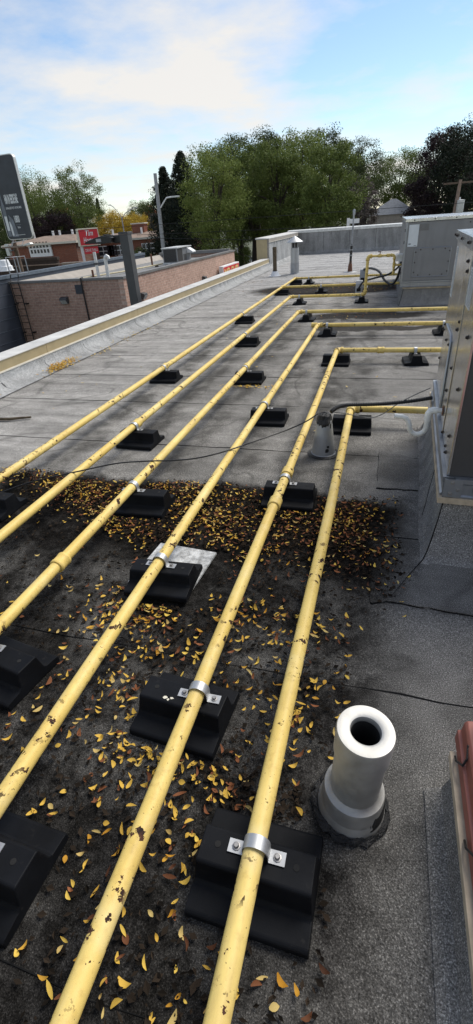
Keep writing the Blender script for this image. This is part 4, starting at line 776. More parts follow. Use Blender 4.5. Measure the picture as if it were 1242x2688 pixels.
# navy building
nv = empty('navy_building', (-20, 20, GZ), 0, 'dark navy painted block building with slate-blue cap, behind the ladder', 'building'); OV = Vector((20, -20, -GZ))
MB().box((Xn-0.28, 2, GZ), (Xn-0.03, 36, 0.12)).build('wall', MAT['navy'], nv, loc=OV); MB().box((-26, 35.75, GZ), (Xn-0.281, 36, -0.45)).build('wall', MAT['navy'], nv, loc=OV); MB().box((-26, 2, GZ), (Xn-0.282, 35.74, -0.5)).build('roof_deck', MAT['tarroof'], nv, loc=OV)
for i in range(9): MB().box((Xn-0.029, 2, GZ+0.55+i*0.5), (Xn-0.012, 36, GZ+0.565+i*0.5)).build('cladding_ridge', MAT['navytop'], nv, loc=OV)
MB().box((Xn-0.30, 1.98, 0.122), (Xn+0.015, 36.02, 0.26)).build('cap', MAT['navytop'], nv, loc=OV); pass
wc = empty('roof_cowl', (0, 0, 0), 0, 'white stepped plastic roof cowl beyond the navy wall', 'roof vent'); c = atY(*z1(55, 605), 24.0); wc.location = (c[0], 24.0, 0.26)
mb = MB(); mb.lathe([(0.38, 0.0), (0.36, 0.22), (0.30, 0.25), (0.24, 0.50), (0.20, 0.53), (0.0, 0.54)], seg=8); mb.build('cowl', MAT['white'], wc, bevel=0.01)
mb = MB(); mb.lathe([(0.42, 0.0), (0.42, 0.03), (0.37, 0.035)], seg=8); mb.build('base_flange', MAT['white'], wc)
# goose-neck pipes and gas line on the brick building's roof
def goose(px, py0, py1, Yd, hook, label):
    a = atY(*z1(px, py1), Yd); t = atY(*z1(px, py0), Yd); e = empty('roof_vent_pipe', (a[0], Yd, ZR), 0, label, 'vent pipe'); h = t[2]-ZR
    pts = [(0, 0, 0), (0, 0, h-0.12)]
    if hook: pts += [(0.02, 0, h-0.03), (0.10, 0, h+0.02), (0.17, 0, h-0.02), (0.19, 0, h-0.12)]
    else: pts += [(0, 0, h)]
    MB().tube(pts, 0.085 if hook else 0.075, 14).build('pipe', MAT['alum'], e, smooth=50)
    mb = MB(); mb.lathe([(0.17, 0.0), (0.16, 0.03), (0.10, 0.12)], seg=16); mb.build('boot', MAT['steel'], e, smooth=40)
    if not hook: MB().box((-0.10, -0.10, h*0.55), (0.10, 0.10, h*0.62)).build('bracket', MAT['charcoal'], e)
goose(735, 440, 625, 23.6, False, 'straight pale vent pipe standing on the brick building roof below the red sign'); goose(805, 475, 618, 23.9, True, 'pale hooked goose-neck vent pipe on the brick building roof')
c = atY(*z1(692, 610), 24.4); e = empty('roof_stub', (c[0], 24.4, ZR), 0, 'short rusty stub pipe near the pale vent pipes next door', 'pipe'); mb = MB(); mb.lathe([(0.09, 0.0), (0.055, 0.03), (0.055, 0.42), (0.045, 0.42), (0.045, 0.2)], seg=12); mb.build('pipe', MAT['rust'], e, smooth=40)
e = empty('roof_gas_line', (-14, 27, ZR), 0, 'thin yellowish gas line running along the brick building roof', 'gas pipe'); OG = Vector((14, -27, -ZR))
MB().tube([(-15.1, 23.3, ZR+0.12), (-14.2, 26.5, ZR+0.12), (-13.6, 33.0, ZR+0.12)], 0.04, 8).build('run', MAT['creampanel'], e, loc=OG)
for yy, xx in ((24.5, -14.8), (27.5, -14.12), (30.5, -13.84)): MB().box((xx-0.1, yy-0.05, ZR), (xx+0.1, yy+0.05, ZR+0.08)).build('sleeper', MAT['wood'], e, loc=OG)
MB().tube([(-13.9, 30.0, ZR+0.12), (-13.9, 30.0, ZR+0.75)], 0.06, 8).build('riser', MAT['rust'], e, loc=OG)
# condenser on that roof
hv = empty('rooftop_condenser', (-12.53, 30.83, ZR), 0, 'grey louvred condenser unit with white hood on the brick building roof', 'rooftop unit')
for yy in (0.2, 1.2, 2.1): MB().box((-1.0, yy, 0), (0.02, yy+0.12, 0.079)).build('skid', MAT['wood'], hv)
MB().box((-1.02, -0.03, 0.08), (0.04, 2.5, 0.17)).build('base', MAT['alum'], hv, bevel=0.01)
MB().box((-0.97, 0.02, 0.172), (-0.01, 0.98, 0.93)).build('coil_section', MAT['rtugrey'], hv, bevel=0.01); MB().box((-0.97, 1.02, 0.172), (-0.03, 2.42, 0.90)).build('blower_section', MAT['rtugrey'], hv, bevel=0.01)
MB().box((-0.90, 0.010, 0.22), (-0.08, 0.019, 0.90)).build('coil_face', MAT['coil'], hv); MB().box((-0.009, 0.10, 0.22), (0.0, 0.90, 0.90)).build('coil_face', MAT['coil'], hv)
for i in range(15): MB().box((-0.90, -0.002, 0.24+i*0.044), (-0.08, 0.009, 0.262+i*0.044)).build('louvre_blade', MAT['rtudark'], hv)
MB().box((-0.029, 1.12, 0.22), (-0.02, 1.62, 0.55)).build('access_door', MAT['rtudark'], hv); MB().box((-1.03, -0.04, 0.932), (0.05, 2.48, 0.985)).build('top', MAT['alum'], hv)
MB().prism([(-0.028, 1.75, 0.90), (0.36, 1.75, 0.66), (0.36, 1.75, 0.60), (-0.028, 1.75, 0.58)], (0, 0.62, 0)).build('hood', MAT['white'], hv)

# red hanging sign
sg = empty('wall_sign', (Xb, 36.3, -1.4), 0, 'long red box sign with yellow MR SUB lettering on the brick side wall', 'sign')
MB().box((0.12, -1.95, -0.5), (0.42, 2.15, 0.62)).build('box', MAT['white'], sg, bevel=0.02); MB().box((0.4215, -1.85, -0.42), (0.431, 2.05, 0.54)).build('face', MAT['signred'], sg)
for yy in (-1.2, 1.4): MB().box((0.002, yy, 0.0), (0.119, yy+0.1, 0.1)).build('bracket', MAT['steel'], sg)
text('lettering', 'MR.SUB', 1.0, MAT['signyellow'], sg, (0.431, -1.65, -0.20), (0, 1, 0), (0, 0, 1), 0.006, 3.5, 0.66, 0, 0.014)

# dark square lamp post outside the parapet
dp = empty('lamp_post', (-5.5, 10.72, GZ), 0, 'square charcoal lamp post with black flat fixture rising beside the low parapet', 'lamp post'); OD = Vector((5.5, -10.72, -GZ))
MB().box((-5.60, 10.62, GZ), (-5.40, 10.82, 1.60)).build('post', MAT['charcoal'], dp, loc=OD, bevel=0.008); MB().box((-5.612, 10.608, 1.602), (-5.388, 10.832, 1.65)).build('cap', MAT['charcoal'], dp, loc=OD, bevel=0.006)
MB().box((-5.78, 10.66, 1.45), (-5.602, 10.78, 1.60)).build('arm', MAT['blackmetal'], dp, loc=OD, bevel=0.02)
mb = MB(); mb.prism([(-6.42, 10.55, 1.475), (-6.0, 10.55, 1.455), (-5.78, 10.55, 1.465), (-5.74, 10.55, 1.56), (-5.98, 10.55, 1.605), (-6.16, 10.55, 1.575), (-6.42, 10.55, 1.505)], (0, 0.30, 0)); hd = mb.build('fixture_head', MAT['blackmetal'], dp, loc=OD, bevel=0.01)
MB().box((-6.13, 10.54, 1.495), (-6.01, 10.549, 1.555)).build('rating_plate', MAT['steel'], hd)
for i in range(5): MB().box((-5.95+i*0.03, 10.58, 1.60-i*0.008), (-5.94+i*0.03, 10.83, 1.63-i*0.008)).build('cooling_fin', MAT['blackmetal'], hd)

# brown boarded building behind the navy one
bb = empty('brown_building', (-30, 45, GZ), 0, 'dark brown boarded low building between the navy wall and the red brick flats', 'building')
a, b = atY(*z1(0, 500), 46), atY(*z1(650, 500), 46); OB = Vector((30, -45, -GZ))
MB().box((a[0]-6, 46, GZ), (atY(*z1(425, 500), 46)[0], 46.3, atY(*z1(200, 515), 46)[2])).build('wall', MAT['brownwood'], bb, loc=OB)
MB().box((a[0]-6.1, 45.9, atY(*z1(200, 515), 46)[2]), (atY(*z1(430, 500), 46)[0], 46.35, atY(*z1(200, 492), 46)[2])).build('fascia', MAT['brownwood'], bb, loc=OB); MB().box((a[0]-6, 46.31, GZ), (b[0], 57, -1.6)).build('roof_deck', MAT['brownwood'], bb, loc=OB)
MB().box((atY(*z1(432, 520), 46)[0], 46.5, GZ), (b[0], 46.9, atY(*z1(540, 520), 46)[2])).build('annex', MAT['tanflash'], bb, loc=OB)
MB().box((a[0]-6.1, 45.7, atY(*z1(200, 548), 46)[2]), (b[0], 45.88, atY(*z1(200, 540), 46)[2])).build('trim', MAT['palewood'], bb, loc=OB)

# red brick flats
def window(parent, x, y, z, w_, h_, O_, cols=2, rows=2):
    f_ = MB().box((x, y-0.10, z), (x+w_, y-0.002, z+h_)).build('window', MAT['white'], parent, loc=O_)
    t = 0.10; cw = (w_-t*(cols+1))/cols; ch = (h_-t*(rows+1))/rows
    for i in range(cols):
        for j in range(rows): MB().box((x+t+i*(cw+t), y-0.118, z+t+j*(ch+t)), (x+t+i*(cw+t)+cw, y-0.102, z+t+j*(ch+t)+ch)).build('pane', MAT['glass'], f_)
    return f_
def flats(name, pl_, pr_, peave, Yd, depth, label, roofh):
    A, B = atY(*pl_, Yd), atY(*pr_, Yd); ez = atY(*peave, Yd)[2]; e = empty(name, ((A[0]+B[0])/2, Yd, GZ), 0, label, 'building'); O_ = -Vector(e.location)
    MB().box((A[0], Yd, GZ), (B[0], Yd+depth, ez)).build('wall', MAT['redbrick'], e, loc=O_)
    ov = 0.5; x0, x1, y0, y1 = A[0]-ov, B[0]+ov, Yd-ov, Yd+depth+ov
    MB().box((x0, y0, ez), (x1, y1, ez+0.25)).build('fascia', MAT['cream'], e, loc=O_)
    mb = MB(); ym = (y0+y1)/2; rx = min(4.0, (x1-x0)*0.3)
    mb.add([(x0, y0, ez+0.252), (x1, y0, ez+0.252), (x1, y1, ez+0.252), (x0, y1, ez+0.252), (x0+rx, ym, ez+roofh), (x1-rx, ym, ez+roofh)], [(0, 1, 5, 4), (1, 2, 5), (2, 3, 4, 5), (3, 0, 4), (3, 2, 1, 0)]); rf = mb.build('roof', MAT['shingle'], e, loc=O_)
    return e, O_, A, B, ez, rf
e, O_, A, B, ez, rf = flats('apartment_block', z1(60, 450), z1(575, 450), z1(300, 392), 66, 10, 'red brick flats with brown roof and long white window band, behind the ladder', 1.05)
wl, wr = atY(*z1(235, 470), 66), atY(*z1(400, 470), 66)
wb = MB().box((wl[0], 65.75, wl[2]-0.2), (wr[0], 65.99, ez-0.05)).build('window_bay', MAT['white'], e, loc=O_)
tb = ez-0.05-wl[2]+0.2
for i in range(6):
    w0 = wl[0]+0.25+i*(wr[0]-wl[0]-0.4)/6; ww = (wr[0]-wl[0]-0.4)/6-0.22
    for zz, hh in ((wl[2]+0.25, 0.45), (wl[2]+0.9, 0.7)): MB().box((w0, 65.73, zz), (w0+ww, 65.748, zz+hh)).build('pane', MAT['glass'], wb)
for i in range(4):
    mb = MB(); c = atY(*z1((455, 550, 260, 405)[i], 350), 71); mb.tube([(c[0], 71, ez+0.75), (c[0], 71, ez+1.65)], 0.16, 8); mb.build('chimney_pipe', MAT['white'], rf)
e, O_, A, B, ez, rf = flats('apartment_block', z1(590, 450), z1(1330, 400), z1(860, 362), 72, 10, 'long red brick flats with cream panels and chimney, behind the dark lamp post', 0.95)
for px, w_ in ((590, 2.0), (725, 3.4), (795, 2.0), (855, 2.0), (1055, 1.6), (1100, 2.6), (1145, 2.6)):
    c = atY(*z1(px, 400+(860-px)*0.06), 72); window(e, c[0], 72, ez-1.85, w_*0.82, 1.35, O_, 3 if w_ > 3 else 2, 2)
for px, w_ in ((680, 5.6), (1105, 4.6)):
    c = atY(*z1(px, 440), 72); MB().box((c[0], 71.9, GZ+0.8), (c[0]+w_*0.82, 71.99, ez-2.0)).build('cream_panel', MAT['creampanel'], e, loc=O_)
c = atY(*z1(1105, 455), 72); window(e, c[0]+0.1, 71.88, ez-4.4, 2.0, 1.2, O_, 2, 2)
c = atY(*z1(1150, 450), 72); pc = MB().prism([(c[0], 70.6, ez-3.9), (c[0]+3.4, 70.6, ez-3.9), (c[0]+1.7, 70.6, ez-2.7)], (0, 1.28, 0)).build('porch', MAT['white'], e, loc=O_); window(e, c[0]+0.5, 71.85, ez-5.2, 2.2, 1.3, O_, 2, 1)
c = atY(*z1(985, 290), 76); MB().box((c[0], 76, ez+0.4), (c[0]+2.0, 77.3, ez+1.95)).build('chimney', MAT['redbrick'], rf); MB().box((c[0]-0.1, 75.9, ez+1.95), (c[0]+2.1, 77.4, ez+2.1)).build('chimney_cap', MAT['cream'], rf)
for px in (840, 1055): c = atY(*z1(px, 300), 75); MB().tube([(c[0], 75, ez+0.5), (c[0], 75, ez+1.5)], 0.15, 8).build('vent_pipe', MAT['white'], rf)

# coffee-shop pylon sign
ts = empty('pylon_sign', (0, 0, 0), 0, 'tall red cream-edged roadside sign with white script and a small drive-thru panel below', 'sign')
c = atY(*z1(655, 330), 55.0); ts.location = (c[0], 55.0, c[2]); ts.rotation_euler.z = R(46); ts.scale = (0.86, 0.86, 0.9)
MB().box((-1.36, -0.42, -0.98), (1.36, 0.42, 0.92)).build('cabinet', MAT['signcream'], ts, bevel=0.03); fc = MB().box((-1.24, -0.445, -0.86), (1.24, -0.425, 0.80)).build('face', MAT['signred'], ts)
text('lettering', 'Tim', 1.0, MAT['adwhite'], ts, (-0.40, -0.445, 0.12), (1, 0, 0), (0, 0, 1), 0.01, 1.0, 0.58, 0.25, 0.018); text('lettering', 'Hortons', 1.0, MAT['adwhite'], ts, (-0.80, -0.445, -0.62), (1, 0, 0), (0, 0, 1), 0.01, 1.75, 0.58, 0.25, 0.018)
MB().box((-0.85, -0.18, -1.85), (1.0, 0.18, -1.08)).build('lower_panel', MAT['signred'], ts); text('lettering', 'DRIVE THRU', 1.0, MAT['adwhite'], ts, (-0.72, -0.18, -1.62), (1, 0, 0), (0, 0, 1), 0.01, 1.58, 0.32, 0, 0.01)
for xx in (-1.1, 0.45): MB().box((xx-0.15, -0.12, (GZ-c[2])/0.9), (xx+0.15, 0.12, -0.99 if xx < 0 else -1.86)).build('leg', MAT['white'], ts)

# billboard
Yd = 44.0
bl, br, tl_ = atY(*z1(62, 352), Yd), atY(*z1(252, 335), Yd), atY(*z1(0, 30), Yd)
W_ = br[0]-bl[0]; Hb = 6.4; zb0 = min(bl[2], br[2])-0.05
bd = empty('billboard', (bl[0], Yd, zb0), R(-3), 'dark round-cornered billboard with a white bottle and white lettering on a wooden pole', 'billboard')
def rrect(w_, h_, r_, y_, x0=0, z0=0):
    P_ = []
    for cx, cz, a0 in ((w_-r_, h_-r_, 0), (r_, h_-r_, 90), (r_, r_, 180), (w_-r_, r_, 270)):
        for t in range(0, 91, 18): P_.append((x0+cx+r_*math.cos(R(a0+t)), y_, z0+cz+r_*math.sin(R(a0+t))))
    return P_
MB().prism(rrect(W_, Hb, 0.35, 0.35), (0, -0.30, 0)).build('frame', MAT['alum'], bd); MB().prism(rrect(W_-0.14, Hb-0.14, 0.3, 0.045, 0.07, 0.07), (0, -0.03, 0)).build('poster', MAT['adblack'], bd)
MB().prism([(0.62, 0.013, 0.25), (1.35, 0.013, 0.25), (1.15, 0.013, 1.6), (0.75, 0.013, 2.0)][::-1], (0, -0.003, 0)).build('poster_glow', MAT['adgrey'], bd)
bot = MB(); bot.prism([(0.20, 0.012, 0.3), (0.55, 0.012, 0.3), (0.55, 0.012, 2.6), (0.44, 0.012, 3.1), (0.42, 0.012, 4.2), (0.33, 0.012, 4.2), (0.31, 0.012, 3.1), (0.20, 0.012, 2.6)][::-1], (0, -0.004, 0)); bo = bot.build('printed_bottle', MAT['adgrey'], bd)
MB().prism([(0.24, 0.007, 0.75), (0.52, 0.007, 0.75), (0.52, 0.007, 1.9), (0.24, 0.007, 1.9)][::-1], (0, -0.003, 0)).build('bottle_label', MAT['adwhite'], bo)
MB().prism([(0.66, 0.007, 0.35), (0.86, 0.007, 0.35), (0.86, 0.007, 1.1), (0.74, 0.007, 1.45), (0.66, 0.007, 1.5), (0.62, 0.007, 1.2)][::-1], (0, -0.003, 0)).build('printed_glass', MAT['adwhite'], bd)
ty = 0.013; s_ = (1, 0, 0); u_ = (0, 0, 1)
text('lettering', 'UNPARALLELED TASTE - NOTHING MORE', 1, MAT['adwhite'], bd, (0.68, ty, 2.42), s_, u_, 0.006, 1.75, 0.17, 0, 0.02); text('lettering', '1800', 1, MAT['adwhite'], bd, (1.32, ty, 1.35), s_, u_, 0.006, 0.56, 0.56, 0, 0.03)
text('lettering', 'TEQUILA', 1, MAT['adwhite'], bd, (1.46, ty, 0.88), s_, u_, 0.006, 0.32, 0.16, 0, 0.02); MB().box((1.32, 0.008, 1.16), (1.88, 0.013, 1.19)).build('rule', MAT['adgrey'], bd)
text('lettering', 'HIN IN EEOE EAE', 1, MAT['adwhite'], bd, (0.78, ty, 2.82), s_, u_, 0.006, 1.45, 0.72, 0, 0.05)
MB().box((1.0, 0.008, 0.36), (2.1, 0.013, 0.39)).build('rule', MAT['adwhite'], bd)
MB().box((-0.1, -1.0, -0.62), (2.6, 0.2, -0.5)).build('catwalk', MAT['palewood'], bd)
for xx in (0.4, 1.6): MB().tube([(xx, -0.2, -0.52), (xx+0.1, 0.1, 0.02)], 0.03, 6).build('bracket', MAT['alum'], bd)
MB().tube([(0.9, -0.9, -0.5), (1.1, -0.9, -0.2), (2.0, -0.5, -0.12), (2.4, -0.3, -0.05)], 0.03, 6).build('lamp_arm', MAT['alum'], bd)
mb = MB(); mb.prism([(2.45, -1.2, -0.52), (2.75, -1.2, -0.36), (3.3, -1.2, -0.28), (3.45, -1.2, -0.42), (3.3, -1.2, -0.52)], (0, 0.4, 0)); mb.build('flood_lamp', MAT['alum'], bd, bevel=0.03)
MB().tube([(0.05, 0.6, GZ-zb0), (0.05, 0.6, 5.5)], 0.22, 12).build('pole', MAT['wood'], bd, smooth=50); MB().box((-0.75, 0.1, -1.3), (-0.35, 0.4, -0.3)).build('meter_box', MAT['alum'], bd, bevel=0.04)
MB().box((-0.36, 0.2, -0.9), (-0.1, 0.5, -0.8)).build('box_bracket', MAT['steel'], bd)

# street lights, poles, wires
def lamp2(px, pyt, Yd, tips, label, mat='steel', base=0.14):
    t = atY(*z1(px, pyt), Yd); e = empty('street_light', (t[0], Yd, GZ), 0, label, 'street light'); h = t[2]-GZ
    MB().tube([(0, 0, 0), (0, 0, h)], [base, base*0.65], 10).build('pole', MAT[mat], e, smooth=60)
    for qx, qy in tips:
        p_ = atY(*z1(qx, qy), Yd); d = Vector((p_[0]-t[0], 0, p_[2]-t[2]))
        ar = MB().tube([(0, 0, h-0.2), (d.x*0.25, 0, h+d.z*0.45), (d.x*0.6, 0, h+d.z*0.85), (d.x*0.85, 0, h+d.z)], 0.06, 8).build('arm', MAT[mat], e, smooth=60)
        MB().prism([(d.x*0.80, -0.12, h+d.z-0.07), (d.x*1.02, -0.12, h+d.z-0.05), (d.x*1.04, -0.12, h+d.z+0.06), (d.x*0.8, -0.12, h+d.z+0.08)], (0, 0.24, 0)).build('lamp_head', MAT['alum'], ar)
    return e
lamp2(905, 185, 86, ((808, 95), (1018, 113)), 'double-armed grey street light in front of the golden trees')
t = atY(*z2(45, 60), 52); e = empty('street_light', (t[0], 52, GZ), 0, 'tall steel street light pole with curved white arm behind the condenser', 'street light'); hh = t[2]-GZ+2.2
b_ = atY(*z2(80, 410), 52); MB().tube([(b_[0]-t[0], 0, 0), (b_[0]-t[0], 0, 3.4), (0.0, 0, hh)], [0.24, 0.22, 0.16], 12).build('pole', MAT['steel'], e, smooth=50)
a = atY(*z2(60, 115), 52); m_ = atY(*z2(105, 40), 52); n_ = atY(*z2(150, 32), 52); f0 = Vector(e.location)
MB().tube([Vector(a)-f0, Vector(m_)-f0-Vector((0.4, 0, 0.4)), Vector(m_)-f0, Vector(n_)-f0], 0.07, 8).build('arm', MAT['white'], e, smooth=60); q_ = Vector(n_)-f0; MB().box(q_+Vector((-0.1, -0.15, -0.08)), q_+Vector((0.7, 0.15, 0.06))).build('lamp_head', MAT['alum'], e, bevel=0.03)
t = atY(*z3(1075, 30), 48); b_ = atY(*z3(1050, 165), 48); e = empty('utility_pole', (b_[0], 48, GZ), 0, 'leaning wooden utility pole with pale transformer can beyond the far unit', 'utility pole'); o_ = -Vector(e.location)
d = (Vector(t)-Vector(b_)); top = Vector(t)+d*0.9; MB().tube([Vector(b_)-d*2.9, Vector(b_), top], [0.17, 0.15, 0.12], 12).build('pole', MAT['palewood'], e, loc=o_, smooth=50)
c = Vector(atY(*z3(1095, 100), 47.6)); tr_ = MB().lathe([(0.0, -0.42), (0.26, -0.42), (0.27, -0.38), (0.27, 0.34), (0.29, 0.36), (0.28, 0.40), (0.0, 0.44)], tuple(c), 18).build('transformer', MAT['alum'], e, loc=o_, smooth=40); MB().tube([c+Vector((-0.1, 0, 0.42)), c+Vector((-0.1, 0, 0.6))], 0.05, 8).build('insulator', MAT['white'], tr_)
tt = top-d*0.15; MB().box(tt+Vector((-1.2, -0.08, -0.08)), tt+Vector((1.2, 0.08, 0.05))).build('crossarm', MAT['wood'], e, loc=o_)
def wire(pa, pb, Yd, label, r=0.018):
    A, B = Vector(atY(*pa, Yd)), Vector(atY(*pb, Yd)); d = B-A; P_ = [A+d*t for t in np.linspace(-0.35, 1.3, 15)]
    tag(MB().tube(P_, r, 5).build('overhead_wire', MAT['cable']), label, 'wire')
wire((432, 588), (1235, 531), 47, 'topmost of the overhead wires sloping up past the transformer pole'); wire((470, 612), (820, 597), 49, 'overhead wire crossing the trees just above the raised parapet'); wire((470, 626), (690, 630), 50, 'lowest level overhead wire before the dark tree trunks', 0.022)
wire(z1(255, 303), z1(560, 290), 47.5, 'overhead wire passing beside the billboard foot toward the red sign', 0.014); wire(z1(260, 165), z1(800, 195), 58, 'high overhead wire before the copper tree', 0.014); wire(z1(100, 425), z1(1180, 330), 60, 'overhead wire across the face of the red brick flats', 0.016)

# house beyond the back parapet, white sign post, cars
hs = empty('house', (0, 118, GZ), 0, 'house with grey shingled hip roof among trees beyond the back parapet', 'house')
l_, tp_, r2 = atY(*z3(480, 170), 118), atY(*z3(598, 48), 122), atY(*z3(705, 100), 118); zt = tp_[2]; ze = l_[2]; hs.location.x = tp_[0]
w2 = 5.2; MB().box((-w2+0.5, 0, 0), (w2-0.5, 9, ze-GZ)).build('wall', MAT['tanflash'], hs); mb = MB(); mb.add([(-w2, -0.5, ze-GZ), (w2, -0.5, ze-GZ), (w2, 9.5, ze-GZ), (-w2, 9.5, ze-GZ), (-0.3, 4.5, zt-GZ), (0.7, 4.5, zt-GZ)], [(0, 1, 5, 4), (1, 2, 5), (2, 3, 4, 5), (3, 0, 4), (3, 2, 1, 0)]); rf = mb.build('roof', MAT['greyshingle'], hs)
for xx in (-3, 1.2): window(hs, xx, 0, 2.4, 1.8, 1.4, Vector((0, 0, 0)))
c = atY(*z3(265, 240), 40); wp = empty('sign_post', (c[0], 40, GZ), 0, 'white wooden sign post with short cross board behind the back parapet', 'sign post'); hz = atY(*z3(265, 190), 40)[2]-GZ
MB().box((-0.09, -0.06, 0), (0.09, 0.06, hz)).build('post', MAT['white'], wp); MB().box((0.091, -0.04, hz-0.34), (0.76, 0.04, hz-0.06)).build('board', MAT['white'], wp)
def car(x, y, rz, paint, label):
    e = empty('parked_car', (x, y, GZ+0.02), rz, label, 'car', 'cars beyond the brick building')
    prof = [(-2.2, 0.35), (-2.25, 0.75), (-1.4, 0.92), (-0.75, 1.42), (0.9, 1.45), (1.6, 0.98), (2.2, 0.85), (2.25, 0.4)]
    MB().prism([(a, -0.85, b) for a, b in prof][::-1], (0, 1.7, 0)).build('body', MAT[paint], e, bevel=0.08)
    for s_ in (-0.865, 0.855): MB().prism([(-1.25, s_, 0.95), (-0.7, s_, 1.36), (0.85, s_, 1.38), (1.4, s_, 0.98)][::-1], (0, 0.01, 0)).build('window', MAT['glass'], e)
    for xx in (-1.4, 1.4):
        for s_ in (-0.82, 0.82): MB().lathe([(0.0, -0.1), (0.33, -0.1), (0.34, 0.0), (0.33, 0.1), (0.0, 0.1)], (xx, s_, 0.33), 16, 0, (0, 1, 0)).build('wheel', MAT['tyre'], e)
c = at(*z2(520, 462), GZ+0.9); car(-30.5, 70, R(8), 'carpaint', 'white car seen just over the far end of the brick building'); car(-24.8, 69, R(8), 'carpaint', 'second white car, closer to the dark tree trunks on the street'); car(-27.5, 98, R(4), 'charcoal', 'dark car on the street left of the tree trunks')
c = at(*z2(645, 490), GZ); e = empty('street_sign', (c[0]*0.82, c[1]*0.82, GZ), 0, 'small white street sign plate on a thin post before the tree trunks', 'sign'); MB().tube([(0, 0, 0), (0, 0, 2.4)], 0.05, 8).build('post', MAT['steel'], e); MB().box((-0.4, -0.08, 2.0), (0.4, -0.05, 2.7)).build('plate', MAT['white'], e)
rp_ = atY(*z1(1048, 500), 62); e = empty('marker_post', (rp_[0], 62, GZ), 0, 'orange and white marker post before the long red brick flats', 'post'); zt = atY(*z1(1046, 440), 62)[2]-GZ; MB().box((-0.12, -0.12, 0), (0.12, 0.12, zt*0.94)).build('lower_post', MAT['redox'], e); MB().box((-0.13, -0.13, zt*0.94), (0.13, 0.13, zt)).build('white_band', MAT['white'], e)

# ================================================================== TREES
def crown_mesh(name, clumps, per, leaf, mat, seed, droop=0.0):
    g = np.random.default_rng(seed); cs = []; ns_ = []
    for (c, r) in clumps:
        d = g.normal(size=(per, 3)); d /= np.linalg.norm(d, axis=1)[:, None]; rad = r*g.random(per)**0.45
        p = np.array(c)+d*rad[:, None]*np.array([1.15, 1.15, 0.8]); p[:, 2] -= droop*g.random(per)*r
        cs.append(p); ns_.append(d+g.normal(size=(per, 3))*0.7+np.array([0, 0, 0.35]))
    c = np.concatenate(cs); n = np.concatenate(ns_); n /= np.linalg.norm(n, axis=1)[:, None]
    a = np.cross(n, g.normal(size=n.shape)); a /= np.linalg.norm(a, axis=1)[:, None]; b = np.cross(n, a)
    s = leaf*(0.55+0.9*g.random(len(c)))[:, None]; N = len(c)
    v = np.empty((N*4, 3)); v[0::4] = c-a*s; v[1::4] = c-b*s*0.45; v[2::4] = c+a*s+n*s*0.15; v[3::4] = c+b*s*0.45
    me = bpy.data.meshes.new(name); me.vertices.add(4*N); me.vertices.foreach_set('co', v.ravel())
    me.loops.add(4*N); me.loops.foreach_set('vertex_index', np.arange(4*N, dtype=np.int32)); me.polygons.add(N)
    me.polygons.foreach_set('loop_start', np.arange(0, 4*N, 4, dtype=np.int32)); me.polygons.foreach_set('loop_total', np.full(N, 4, dtype=np.int32))
    me.materials.append(mat); me.update(); me.validate(); return me
def tree(px, Yd, width, ztop, zlow, fol, label, seed, shape='round', leaf=0.105, nc=110, per=190, bark='bark', name='deciduous_tree', trunk=0.28, limbs=7):
    x = atY(px, 600, Yd)[0]; q = random.Random(seed); e = empty(name, (x, Yd, GZ), 0, label, 'tree', 'trees around the lots'); top = ztop-GZ; low = zlow-GZ; rx = width/2
    cl = []
    for i in range(nc):
        u = (i+0.5)/nc
        if shape == 'cone':
            hgt = low+(top-low)*u; rr = rx*((1-u)**0.75)*q.uniform(0.15, 1.0)+0.05; t = i*2.4+q.uniform(-.5, .5); cl.append(((rr*math.cos(t), rr*math.sin(t), hgt-rr*0.25), max(0.25, rx*0.26*(1-u)+0.22)*q.uniform(0.8, 1.25)))
        else:
            while True:
                p = [q.uniform(-1, 1) for _ in range(3)]; d2 = sum(a*a for a in p)
                if 0.12 < d2 < 1: break
            s_ = 1.0-0.25*max(0, -p[2]); cl.append(((p[0]*rx*0.85*s_, p[1]*rx*0.85*s_, (low+top)/2+p[2]*(top-low)/2*0.88), rx*q.uniform(0.13, 0.27)))
    o = bpy.data.objects.new('crown', crown_mesh('crown', cl, per, leaf, FOL[fol], seed, 0.6 if shape == 'weep' else 0)); col.objects.link(o); o.parent = e
    mid = (low+top)/2; tk = MB(); bend = q.uniform(-0.4, 0.4); tk.tube([(0, 0, 0), (bend*0.3, 0, low*0.5), (bend, 0, low+0.25*(top-low)), (bend*0.6, 0, low+0.8*(top-low))], [trunk*1.25, trunk, trunk*0.75, trunk*0.12], 10); tk.build('trunk', MAT[bark], e, smooth=60)
    if shape != 'cone':
        for i in range(limbs):
            c, r = cl[q.randrange(len(cl))]; z0 = low*0.85+q.uniform(0, 0.45)*(top-low); m = MB(); m.tube([(bend*0.7, 0, z0), (bend+(c[0]-bend)*0.4, c[1]*0.4, z0+(c[2]-z0)*0.55), c], [trunk*0.45, trunk*0.28, trunk*0.06], 7); m.build('limb', MAT[bark], e, smooth=60)
    return e
T = 1242/1190
tree(95, 88, 14, 12.5, -0.5, 'green', 'broad mid-green tree behind the billboard', 1, nc=144); tree(20, 82, 10, 6.0, -3.6, 'dark', 'dark green tree low behind the billboard pole', 2, nc=96)
tree(143, 86, 8.6, 6.4, -1.5, 'purple', 'dark copper-leaved tree between billboard and red sign', 3, nc=132); tree(168, 104, 8, 7.2, 1.0, 'orange', 'orange-tinged tree peeping between green crowns', 4, nc=86)
tree(218, 90, 10.5, 13, -0.5, 'green', 'tall airy green tree above the red pylon sign', 5, nc=124, per=150); tree(190, 97, 10, 8, -0.5, 'dark', 'dark leafy tree filling in behind the red pylon sign', 6, nc=96)
tree(268, 112, 3.2, 8.2, 0.0, 'conifer', 'slim dark spruce spire against the sky', 7, 'cone', 0.10, 130, 70, name='conifer_tree', trunk=0.2)
